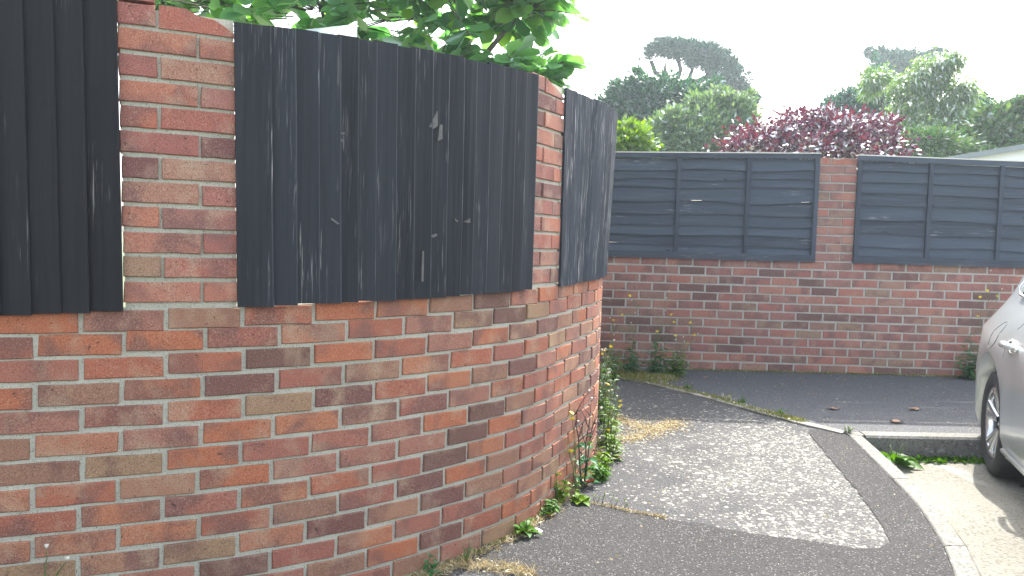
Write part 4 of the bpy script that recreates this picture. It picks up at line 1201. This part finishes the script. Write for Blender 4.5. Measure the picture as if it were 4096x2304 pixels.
# wheels
def lathe(prof, n, yc, sg, fc, zc):
    V, F = [], []
    for a in range(n):
        c, s = math.cos(2 * math.pi * a / n), math.sin(2 * math.pi * a / n)
        for r_, y in prof: V.append((fc + r_ * c, yc + sg * y, zc + r_ * s))
    k = len(prof)
    for a in range(n):
        for i in range(k - 1):
            f = (a * k + i, a * k + i + 1, ((a + 1) % n) * k + i + 1, ((a + 1) % n) * k + i)
            F.append(f if sg > 0 else tuple(reversed(f)))
    return V, F
for wf in (0.0, WB):
    for sd in (0, 1):
        yc, sg = (.028, 1) if sd == 0 else (CW - .028, -1)
        n = 40
        V, F = lathe([(.205, .012), (.225, 0.0), (.262, -.008), (.290, .004), (.302, .03), (.305, .06), (.305, .15), (.300, .18), (.27, .205), (.21, .19)], n, yc, sg, wf, WR)
        ty = put('tyre', mesh_of('tyre', V, F, M_RUBBER, True), None)
        wheel = put('wheel', mesh_of('wheel', *lathe([(.194, .19), (.186, .05), (.190, .012), (.200, .004), (.206, .012)], n, yc, sg, wf, WR), M_ALLOY, True), car)
        ty.parent = wheel
        V, F = lathe([(.001, .045), (.05, .043), (.062, .05), (.066, .07)], 20, yc, sg, wf, WR)
        put('hub', mesh_of('hub', V, F, M_ALLOY, True), wheel)
        V, F = lathe([(.001, .11), (.17, .11), (.185, .06)], 24, yc, sg, wf, WR)
        put('brake_disc', mesh_of('brake_disc', V, F, M_BLACKP), wheel)
        for a in range(5):
            m = MB()
            th = 2 * math.pi * a / 5 + .35
            for dlt, w0, w1 in ((-.13, .016, .021), (.13, .016, .021)):
                t0, t1 = th + dlt * .7, th + dlt * 1.5
                P_ = []
                for r_, tt, w_, yy in ((.045, t0, w0, .042), (.12, (t0 + t1) / 2, (w0 + w1) / 2, .026), (.192, t1, w1, .012)):
                    c, s = math.cos(tt), math.sin(tt)
                    for k_, dy in ((-1, .0), (-.5, -.008), (.5, -.008), (1, .0), (1, .03), (-1, .03)):
                        P_.append((wf + r_ * c - s * w_ * k_, yc + sg * (yy + dy), WR + r_ * s + c * w_ * k_))
                fs_ = []
                for q in range(2):
                    for k_ in range(6):
                        f = (q * 6 + k_, q * 6 + (k_ + 1) % 6, (q + 1) * 6 + (k_ + 1) % 6, (q + 1) * 6 + k_)
                        fs_.append(f)
                m.add(P_, fs_)
            sp_ = m
            put('spoke', mesh_of('spoke', sp_.v, sp_.f, M_ALLOY, True), wheel)
        # wheel housing
        V, F = lathe([(.396, .135), (.396, .34), (.05, .34)], 28, yc - sg * .028, sg, wf, WR)
        put('wheel_housing', mesh_of('wheel_housing', V, F, M_BLACKP), car)

m = MB(); z = G(2.16, 4.98) + 0.011
m.add([(2.113, 4.932, z - .2), (2.2075, 4.932, z - .2), (2.2075, 5.020, z - .2), (2.113, 5.020, z - .2), (2.113, 4.932, z - .004), (2.2075, 4.932, z - .004), (2.2075, 5.020, z), (2.113, 5.020, z)],
      [(3, 2, 1, 0), (4, 5, 6, 7), (0, 1, 5, 4), (1, 2, 6, 5), (2, 3, 7, 6), (3, 0, 4, 7)])
m.build('kerbstone', M_KERB, kerb, origin=ko)

# ------------------------------------------------------------------ weeds
LM_WEED = leaf_material('leaf_weed', [(0.05, 0.12, 0.022), (0.075, 0.16, 0.028), (0.11, 0.19, 0.035)], 0.42, 0.008)
LM_WEEDL = leaf_material('leaf_weed_lime', [(0.085, 0.16, 0.018), (0.12, 0.20, 0.022), (0.16, 0.235, 0.03)], 0.42, 0.008)
LM_WEEDD = leaf_material('leaf_weed_dark', [(0.035, 0.11, 0.05), (0.05, 0.14, 0.06), (0.08, 0.17, 0.07)], 0.35, 0.01)
LM_RED = leaf_material('leaf_red', [(0.12, 0.035, 0.028), (0.16, 0.05, 0.035)], 0.35, tint=(1.4, .7, .5))
LM_STRAW = leaf_material('straw', [(0.40, 0.34, 0.20), (0.54, 0.48, 0.32), (0.25, 0.19, 0.11), (0.60, 0.55, 0.40)], 0.25, 0.03, tint=(1.1, 1, .8))
LM_MOSS = leaf_material('moss', [(0.16, 0.17, 0.05), (0.24, 0.22, 0.08), (0.12, 0.15, 0.04), (0.28, 0.24, 0.13)], 0.3)
M_STEM = flat_mat('stem_green', (0.10, 0.13, 0.05), 0.7, var=0.3)
M_STEMP = flat_mat('stem_purple', (0.055, 0.035, 0.04), 0.7, var=0.3)
M_YELLOW = flat_mat('petal_yellow', (0.80, 0.62, 0.02), 0.6, var=0.1)
M_DEAD = flat_mat('dead_leaf', (0.27, 0.16, 0.10), 0.8, var=0.3, scale=40)
M_SEED = flat_mat('seed_fluff', (0.55, 0.52, 0.45), 0.9)
def strip_leaf(m, p, d, L, W, bend, r, lobed=False, nseg=5):
    d = Vector(d).normalized(); p = Vector(p)
    s = d.cross(Vector((0, 0, 1)))
    if s.length < .05: s = Vector((1, 0, 0))
    s.normalize()
    s = Matrix.Rotation(r.uniform(-.5, .5), 3, d) @ s
    V, F = [], []
    for i in range(nseg + 1):
        q = i / nseg
        w = W * math.sin(math.pi * min(1, (q * .93 + .07)) ** .8) * .5 * (1 if not lobed else (1.25 if i % 2 else .62))
        c = p + d * (L * q) + Vector((0, 0, -1)) * (bend * L * q * q)
        V += [tuple(c - s * w + Vector((0, 0, w * .35))), tuple(c), tuple(c + s * w + Vector((0, 0, w * .35)))]
    for i in range(nseg):
        a = i * 3; F += [(a, a + 3, a + 4, a + 1), (a + 1, a + 4, a + 5, a + 2)]
    m.add(V, F)
def flower_geo(r_=0.011, n=10):
    V = [(0, 0, .003)]; F = []
    for i in range(n):
        a = 2 * math.pi * i / n; b = 2 * math.pi * (i + .5) / n
        V += [(r_ * math.cos(a), r_ * math.sin(a), .002), (r_ * .72 * math.cos(b), r_ * .72 * math.sin(b), .0025)]
    k = 2 * n
    for i in range(k): F.append((0, 1 + i, 1 + (i + 1) % k))
    V.append((0, 0, -.008)); F += [(len(V) - 1, 1 + (i + 1) % k, 1 + i) for i in range(k)]
    return V, F
ME_FLOWER = mesh_of('flower', *flower_geo(), M_YELLOW)
def plant(name, x, y, label, cat='weed', seed=0, stems=((0, 0, .4),), stem_mat=None, leaf_mat=None, nleaf=12, L=.07, W=.022, bend=.4, lobed=False, low=.0, high=.85, flowers=0, rosette=0, ros_L=.1, ros_W=.04, z=None, sr=.0022, red=0, group=None, branches=0, fluff=0, fsize=1.0, lean_to=(0, 0)):
    r = random.Random(seed)
    z0 = G(x, y) + 0.002 if z is None else z
    root = empty(name, (x, y, z0), label, cat, group)
    tips = []
    fol = MB(); redm = MB()
    for sx, sy, h in stems:
        bx_, by_ = r.uniform(-.012, .012), r.uniform(-.012, .012)
        pts = [Vector((bx_ + sx * q ** 1.4 * 1.0 + r.uniform(-.006, .006) * (q > 0), by_ + sy * q ** 1.4 + r.uniform(-.006, .006) * (q > 0), h * q)) for q in (0, .25, .5, .75, 1.0)]
        m = MB(); m.tube(pts, [sr * 1.4, sr * 1.2, sr, sr * .8, sr * .5], 5)
        br = []
        for b in range(branches):
            q = r.uniform(.45, .92); i = int(q * 4); p = pts[i].lerp(pts[min(4, i + 1)], q * 4 - i)
            e = p + Vector((r.uniform(-.08, .08), r.uniform(-.06, .06), r.uniform(.04, .13)))
            m.tube([p, (p + e) / 2 + Vector((0, 0, .008)), e], [sr * .7, sr * .55, sr * .4], 4); br.append(e)
        put('stem', mesh_of('stem', m.v, m.f, stem_mat or M_STEM, True), root)
        tips += [pts[-1]] + br
        for k in range(nleaf):
            q = low + (high - low) * (k + r.random()) / max(1, nleaf); i = min(3, int(q * 4)); p = pts[i].lerp(pts[i + 1], q * 4 - i)
            an = r.uniform(0, 6.28); sc_ = (1.15 - .6 * q) * r.uniform(.7, 1.2)
            strip_leaf(fol, p, (math.cos(an), math.sin(an), r.uniform(.1, .7)), L * sc_, W * sc_, bend * r.uniform(.5, 1.5), r, lobed)
    for k in range(rosette):
        an = 6.28 * k / rosette + r.uniform(-.4, .4)
        strip_leaf(redm if k < red else fol, (0, 0, .004), (math.cos(an), math.sin(an), r.uniform(.25, 1.1)), ros_L * r.uniform(.7, 1.2), ros_W * r.uniform(.8, 1.15), bend * r.uniform(.6, 1.5), r, lobed)
    if fol.v: put('foliage', mesh_of('foliage', fol.v, fol.f, leaf_mat or LM_WEED, True), root)
    if redm.v: put('red_leaf', mesh_of('red_leaf', redm.v, redm.f, LM_RED, True), root)
    r.shuffle(tips)
    for k in range(min(flowers, len(tips))):
        put('flower', ME_FLOWER, root, tips[k], (r.uniform(-.9, .2), r.uniform(-.6, .6), 0), (fsize,) * 3)
    for k in range(min(fluff, max(0, len(tips) - flowers))):
        m = MB(); p = tips[flowers + k]; m.tube([p, p + Vector((0, 0, .012))], [.003, .007], 6); put('seed_head', mesh_of('seed_head', m.v, m.f, M_SEED, True), root)
    return root
WG = 'weeds along the foot of the brick walls'
# tall clump at the corner of the curved wall
plant('hawkweed', .580, 4.62, 'sunlit bushy green weed, first in the clump at the foot of the wall corner', seed=1, stems=((.03, -.02, .34), (-.01, .02, .30), (.06, .02, .26), (.0, -.05, .22)), nleaf=16, L=.075, W=.02, flowers=2, branches=2, group=WG, leaf_mat=LM_WEEDL)
plant('hawkweed', .565, 4.36, 'lower lime green leafy weed at the wall foot in front of the tall corner clump', seed=2, stems=((.02, -.01, .20), (.03, .02, .16), (-.02, -.02, .17), (.05, 0, .12)), nleaf=14, L=.07, W=.022, flowers=1, branches=0, group=WG, leaf_mat=LM_WEEDL, rosette=6, red=2, ros_L=.09)
plant('hawkweed', .60, 4.95, 'tall weed with several yellow flowers and fluffy seed heads beside the wall corner', seed=3, stems=((.04, .0, .56), (.0, .03, .50), (.09, -.02, .44), (.02, -.04, .36)), nleaf=13, L=.07, W=.017, flowers=4, fluff=8, branches=4, group=WG, leaf_mat=LM_WEED, fsize=1.25)
plant('hawkweed', .62, 5.45, 'shaded dark green weed furthest back behind the wall corner', seed=4, stems=((.03, 0, .42), (.06, .02, .36), (.0, -.03, .33)), nleaf=14, L=.09, W=.035, flowers=1, branches=1, group=WG, leaf_mat=LM_WEEDD)
plant('sow_thistle', .385, 3.93, 'tall thin weed with dark purple forked stems and bluish leaves against the wall', seed=5, stems=((.02, .05, .42), (-.07, .03, .47), (.06, .08, .36)), stem_mat=M_STEMP, nleaf=7, L=.085, W=.035, high=.6, flowers=0, fluff=5, branches=3, rosette=5, ros_L=.12, ros_W=.05, red=2, leaf_mat=LM_WEEDD, sr=.0034, lobed=True, group=WG)
plant('yellow_weed', .335, 3.80, 'slender weed with two yellow flower heads standing against the curved wall', seed=6, stems=((-.03, .03, .36), (-.06, .0, .28)), nleaf=6, L=.05, W=.014, flowers=3, branches=2, group=WG, fsize=1.3)
plant('leafy_weed', .245, 3.70, 'lime green broad leaved weed in the angle of the wall and the newer tarmac', seed=7, stems=((.0, 0, .15), (.03, .01, .12), (-.02, .02, .17), (.04, -.02, .09)), nleaf=9, L=.055, W=.035, rosette=7, ros_L=.07, ros_W=.045, leaf_mat=LM_WEEDL, group=WG, lobed=True)
plant('leafy_weed', .35, 3.70, 'small low lime weed beside the tall purple stemmed one', seed=8, stems=((.0, 0, .06),), nleaf=5, L=.05, W=.035, rosette=7, ros_L=.07, ros_W=.05, leaf_mat=LM_WEEDL, group=WG)
plant('dock', .085, 3.315, 'dock plant with one red leaf at the foot of the wall', seed=9, stems=((.01, 0, .07),), nleaf=5, L=.07, W=.035, rosette=9, ros_L=.105, ros_W=.042, red=1, leaf_mat=LM_WEED, group=WG)
plant('leafy_weed', .165, 3.50, 'little seedling with dry brown bits at the wall foot above the dock', seed=10, stems=((.0, 0, .05), (.02, .01, .04)), nleaf=5, L=.045, W=.02, rosette=3, ros_L=.05, ros_W=.02, red=1, leaf_mat=LM_WEED, group=WG)
plant('ivy_seedling', -.275, 2.915, 'small dark green pointed leaf seedling at the bottom of the wall near the picture edge', seed=11, stems=((.0, .0, .085), (.02, .01, .05)), nleaf=7, L=.036, W=.026, low=.2, high=1.0, leaf_mat=LM_WEEDD, group=WG)
plant('ivy_seedling', -.135, 3.035, 'thin grassy seedling between the dock and the dry grass', seed=12, stems=((.0, 0, .09), (.02, .0, .06), (-.01, .01, .07)), nleaf=3, L=.03, W=.008, leaf_mat=LM_WEED, group=WG)
plant('ragwort', -1.312, curve(-.09)[1] - .028, 'tiny budding sprig in front of the wall at the lower left corner', seed=13, stems=((.0, 0, .10), (.045, 0, .065)), nleaf=2, L=.014, W=.005, flowers=0, fluff=2, leaf_mat=LM_WEEDL, z=EYE - 1.02 , group=WG)
for i, (x, y, lb, lm, hh) in enumerate(((.50, 4.16, 'wispy lime weed low on the wall foot below the red leaved clump', LM_WEEDL, .13), (.47, 4.03, 'short pale weed between the purple stemmed weed and the corner clump', LM_WEED, .10), (.61, 4.74, 'dense green weed in the middle of the tall corner clump', LM_WEED, .36), (.60, 5.15, 'greyish seeding weed behind the flowering corner weed', LM_WEED, .46), (.19, 3.57, 'curled brownish green weed beside the seedling at the wall foot', LM_WEED, .07))):
    plant('leafy_weed', x, y, lb, seed=90 + i, stems=((.02, 0, hh), (-.02, .02, hh * .85), (.04, -.02, hh * .7), (.0, .04, hh * .8), (.05, .03, hh * .55)), nleaf=13, L=.065, W=.017, flowers=1 if hh > .3 else 0, branches=2 if hh > .3 else 0, fluff=3 if hh > .3 else 0, rosette=6, ros_L=.07, ros_W=.026, leaf_mat=lm, group=WG)
for i, (x, y, hh, lb, lm) in enumerate(((.80, 6.45, .30, 'dense green weed at the very corner, half hidden by the curved wall', LM_WEED), (1.0, 6.66, .26, 'bushy green weed in front of the wiry stems, left of a pair', LM_WEEDD), (1.20, 6.62, .30, 'bushy green weed in front of the wiry stems, right of a pair', LM_WEEDD), (1.36, 6.62, .24, 'low spreading green weed at the end of the edging strip', LM_WEED))):
    plant('bushy_weed', x, y, lb, seed=110 + i, stems=((.0, 0, hh), (-.07, -.02, hh * .8), (.07, -.02, hh * .8), (.03, -.05, hh * .6), (-.10, -.03, hh * .5), (.11, -.03, hh * .5)), nleaf=17, L=.085, W=.026, high=1.0, leaf_mat=lm, group=WG, rosette=6, ros_L=.10, ros_W=.03)
# petty spurge seedlings on the seam of the newer tarmac
for i, (x, y, h, lb) in enumerate(((.452, 3.69, .055, 'lime topped seedling on the tarmac seam, second from the wall'), (.428, 3.72, .03, 'shortest lime seedling on the tarmac seam, nearest the wall'), (.495, 3.635, .062, 'tallest lime topped seedling on the tarmac seam with two tufts'), (.540, 3.615, .052, 'lime topped seedling on the tarmac seam, furthest from the wall'))):
    plant('spurge_seedling', x, y, lb, seed=30 + i, stems=((.002, 0, h), (.006, .002, h * .6)), nleaf=9, L=.014, W=.010, low=.75, high=1.0, leaf_mat=LM_WEEDL, stem_mat=M_STEMP, sr=.0012, group='spurge seedlings along the seam')
# against the straight wall
for i, (x, y, st, fl, lm, lb) in enumerate(((1.03, 6.80, ((.05, 0, .62), (-.04, 0, .52), (.02, -.02, .42)), 2, LM_WEEDD, 'tall wiry weed against the straight wall, second from the curved wall'), (1.22, 6.76, ((.10, 0, .70), (.02, .01, .60), (.14, -.03, .45)), 3, LM_WEEDD, 'tallest wiry weed with yellow dots against the straight wall'),
                                             (1.36, 6.70, ((.16, -.04, .46), (.20, -.06, .36), (.08, -.02, .33)), 4, LM_WEED, 'leaning weed with yellow flowers, last of the row along the straight wall'), (.86, 6.80, ((.03, 0, .40), (-.03, 0, .46)), 1, LM_WEEDD, 'leafy dark weed in the corner where the two walls meet'))):
    plant('wall_weed', x, y, lb, seed=40 + i, stems=st, nleaf=13, L=.085, W=.022, high=.5, flowers=fl, fluff=4, branches=4, leaf_mat=lm, sr=.0022, group=WG, fsize=1.4)
plant('bushy_weed', 3.86, 6.74, 'bushy dark green weed against the straight wall beside the car', seed=50, stems=((.0, 0, .40), (-.08, -.02, .30), (.08, -.02, .30), (.02, -.06, .24), (-.12, -.04, .20), (.12, -.05, .22)), nleaf=22, L=.10, W=.035, high=1.0, leaf_mat=LM_WEEDD, lobed=True, group=WG)
plant('wiry_weed', 4.0, 6.77, 'wiry stems with yellow flowers above the bushy weed by the car', seed=51, stems=((.02, 0, .92), (.08, 0, .78), (-.05, 0, .70)), nleaf=4, L=.05, W=.012, flowers=4, fluff=3, branches=3, leaf_mat=LM_WEEDD, sr=.002, group=WG, fsize=1.3)
# plantain on the road by the kerb corner: each broad leaf a part
pl = empty('plantain', (2.315, 4.74, RZ(2.315, 4.74) + .002), 'broad leaved plantain rosette growing in the gutter at the kerb corner', 'plant')
r = random.Random(77)
for k in range(11):
    an = 6.28 * k / 11 + r.uniform(-.2, .2); m = MB()
    strip_leaf(m, (.01 * math.cos(an), .01 * math.sin(an), .01), (math.cos(an), math.sin(an), r.uniform(.25, 1.3)), r.uniform(.13, .20), r.uniform(.07, .095), r.uniform(.3, .7), r, nseg=7)
    put('leaf', mesh_of('leaf', m.v, m.f, LM_WEED, True), pl)
for k in range(4):
    m = MB(); an = r.uniform(0, 6.28); e = Vector((.05 * math.cos(an), .05 * math.sin(an), r.uniform(.11, .15)))
    m.tube([(0, 0, .01), e * .5, e * .6, e], [.0018, .0018, .0035, .002], 6); put('seed_spike', mesh_of('seed_spike', m.v, m.f, M_STEM, True), pl)
plant('stonecrop', 2.135, 4.985, 'small lime green tufted plant at the corner of the kerb', 'plant', seed=60, stems=((.0, 0, .05), (.02, 0, .04), (-.02, .01, .045), (.01, -.01, .035)), nleaf=12, L=.02, W=.014, low=.4, high=1, leaf_mat=LM_WEEDL)
# grass tufts along the edging
tg = 'grass tufts along the edging strip'
for i, (x, y, lb, lm) in enumerate(((1.385, 6.17, 'spiky green grass tuft on the edging strip, nearest the straight wall', LM_WEED), (1.60, 5.86, 'straw coloured spiky tuft in the middle of the edging strip', LM_MOSS), (1.66, 5.72, 'broad leaved green seedling with a pale spike on the edging strip', LM_WEED), (1.845, 5.40, 'pale green sprig on the edging strip, nearest the kerb', LM_WEED), (1.24, 6.33, 'dull mossy tuft on the edging strip next to the wall weeds', LM_MOSS))):
    rt = empty('grass_tuft', (x, y, G(x, y) + .01), lb, 'grass tuft', tg); m = MB(); r = random.Random(80 + i)
    for k in range(26):
        an = r.uniform(0, 6.28); strip_leaf(m, (r.uniform(-.03, .03), r.uniform(-.02, .02), 0), (math.cos(an) * .6, math.sin(an) * .6, r.uniform(.6, 1.5)), r.uniform(.03, .08), .006, r.uniform(.1, .6), r, nseg=3)
    put('blades', mesh_of('blades', m.v, m.f, lm, True), rt)
# fallen leaves
def dead_leaf(seed, s):
    r = random.Random(seed); n = 9; V, F = [], []
    for i in range(n + 1):
        q = i / n; w = .32 * math.sin(math.pi * q) ** .7 * r.uniform(.75, 1.15); c = .14 * math.sin(q * 5 + seed)
        V += [((q - .5) * s, -w * s, (abs(c) + .07 + r.uniform(0, .08)) * s * .6), ((q - .5) * s, 0, abs(c) * s * .3 + .003), ((q - .5) * s, w * s, (abs(c) + .05 + r.uniform(0, .10)) * s * .6)]
    for i in range(n):
        a = 3 * i; F += [(a, a + 3, a + 4, a + 1), (a + 1, a + 4, a + 5, a + 2)]
    return V, F
for i, (x, y, s, a, lb) in enumerate(((2.765, 6.608, .045, .3, 'small curled brown leaf on the driveway closest to the straight wall'), (2.322, 6.055, .04, 1.2, 'small dark brown leaf alone on the middle left of the driveway'), (2.271, 5.581, .085, -.3, 'long brown curled leaf on the driveway near the edging strip'), (2.853, 5.609, .09, .2, 'long narrow brown leaf on the driveway towards the car'), (2.558, 5.247, .10, .1, 'largest reddish brown leaf on the driveway just behind the kerb'), (1.62, 6.60, .06, .9, 'pale brown curled leaf on the driveway by the wall weeds'))):
    tag(put('fallen_leaf', mesh_of('fallen_leaf', *dead_leaf(i + 1, s), M_DEAD, True), None, (x, y, G(x, y) + .012), (0, 0, a)), lb, 'leaf', 'fallen leaves on the driveway')

# ---- uncountable ground cover
def litter(name, pts, n, size, mat, seed, asp=.12, zup=.35, spread=.03, zoff=0.004, label=None):
    g = np.random.default_rng(seed)
    pts = np.array(pts); seg = g.integers(0, len(pts) - 1, n) if len(pts) > 1 else np.zeros(n, int)
    if len(pts) > 1:
        q = g.uniform(0, 1, n)[:, None]; xy = pts[seg] * (1 - q) + pts[seg + 1] * q
    else: xy = pts[seg]
    xy = xy + g.normal(size=(n, 2)) * spread * g.uniform(.3, 1.2, n)[:, None]
    z = np.array([G(a, b) for a, b in xy]) + zoff + g.uniform(0, .004, n)
    P = np.c_[xy, z]; D = np.c_[g.normal(size=(n, 2)), g.normal(size=n) * zup + zup * .6]
    V, F = leaf_quads(P, D, size, asp, g)
    return tag(put(name, quads_mesh(name, V, F, mat)), label, kind='stuff')
base_line = [curve(s, .025)[:2] for s in np.arange(1.0, 3.0, .05)]
litter('dry_grass', [(-.30, 2.90), (-.18, 3.0), (-.06, 2.99), (.04, 2.965), (.11, 2.93)], 1300, .034, LM_STRAW, 1, .07, .5, .028)
litter('dry_weeds', base_line, 2600, .03, LM_STRAW, 2, .10, .5, .022)
litter('moss', [curve(s, .012)[:2] for s in np.arange(1.0, 3.3, .05)], 2600, .011, LM_MOSS, 3, .6, .7, .012)
litter('wall_foot_moss', [farp(s, .012) for s in np.arange(.4, 3.7, .1)], 2600, .016, LM_MOSS, 4, .5, .8, .014, .012)
litter('edging_moss', LINE[1:-1], 3400, .018, LM_MOSS, 5, .4, .8, .022, .012)
litter('corner_grass', [(.75, 6.75), (.95, 6.62), (1.2, 6.45), (1.3, 6.55), (1.0, 6.75)], 2800, .05, LM_MOSS, 6, .10, 1.2, .07, .01)
litter('straw_litter', [(.66, 5.35), (.74, 5.2), (.85, 5.05), (.98, 5.02), (1.1, 5.2), (.9, 4.95), (.75, 4.8), (.63, 4.75)], 4200, .016, LM_STRAW, 7, .22, .12, .07)
litter('seam_moss', [(.34, 3.70), (.487, 3.645), (.56, 3.59), (.653, 3.55), (.72, 3.51)], 700, .012, LM_STRAW, 8, .3, .6, .010)
g = np.random.default_rng(19)
n = 520; xx = g.uniform(.3, 3.6, n); yy = g.uniform(3.0, 6.8, n)
ok = np.array([(b > 5.05 or a < bx(b) - .15) and a > .25 + .1 * (b < 4) for a, b in zip(xx, yy)])
xx, yy = xx[ok], yy[ok]
V, F = leaf_quads(np.c_[xx, yy, np.array([G(a, b) for a, b in zip(xx, yy)]) + .014], np.c_[g.normal(size=(len(xx), 2)), g.normal(size=len(xx)) * .1], .013, .5, g)
tag(put('tree_litter', quads_mesh('tree_litter', V, F, LM_STRAW)), kind='stuff')
g = np.random.default_rng(9)
n = 420; xx = 2.32 + 0.62 * g.beta(1.3, 1.6, n); yy = 4.86 - np.abs(g.normal(size=n)) * .035
V, F = leaf_quads(np.c_[xx, yy, np.array([RZ(a, b) for a, b in zip(xx, yy)]) + .006], np.c_[g.normal(size=(n, 2)), g.uniform(.1, .9, n)], .034, .5, g)
tag(put('gutter_weeds', quads_mesh('gutter_weeds', V, F, LM_WEED)), kind='stuff')

# small odds and ends
x, y, p = curve(1.145, 0.004)
tag(put('wood_spacer', mesh_of('wood_spacer', *(lambda m: (m.v, m.f))(MB().box(-.022, .022, -.012, .03, 0, .014)), M_CAP), None, (x, y, WALL_TOP(1.145) - .003), (0, 0, p)), 'small cream wood block wedged under the widest black panel', 'wood block')
x, y = farp(1.60, .012)
m = MB(); m.tube([(-.035, 0, 0), (0, -.006, .001), (.035, .002, .004)], .0022, 5)
tag(put('straw_stalk', mesh_of('straw_stalk', m.v, m.f, M_CAP), None, (x, y, EYE + .415)), 'pale straw stalk caught on a slat of the left lap panel', 'straw')

# ------------------------------------------------------------------ air
hz = MB().box(-40, 40, -8, 48, -2.2, 13)
t = NT('haze_air')
pv = t.n('ShaderNodeVolumePrincipled')
pv.inputs['Color'].default_value = (0.78, 0.91, 1.0, 1)
pv.inputs['Density'].default_value = 0.0019
pv.inputs['Anisotropy'].default_value = 0.5
t.l(pv.outputs[0], t.out.inputs['Volume'])
tag(hz.build('haze', t.m), kind='stuff')
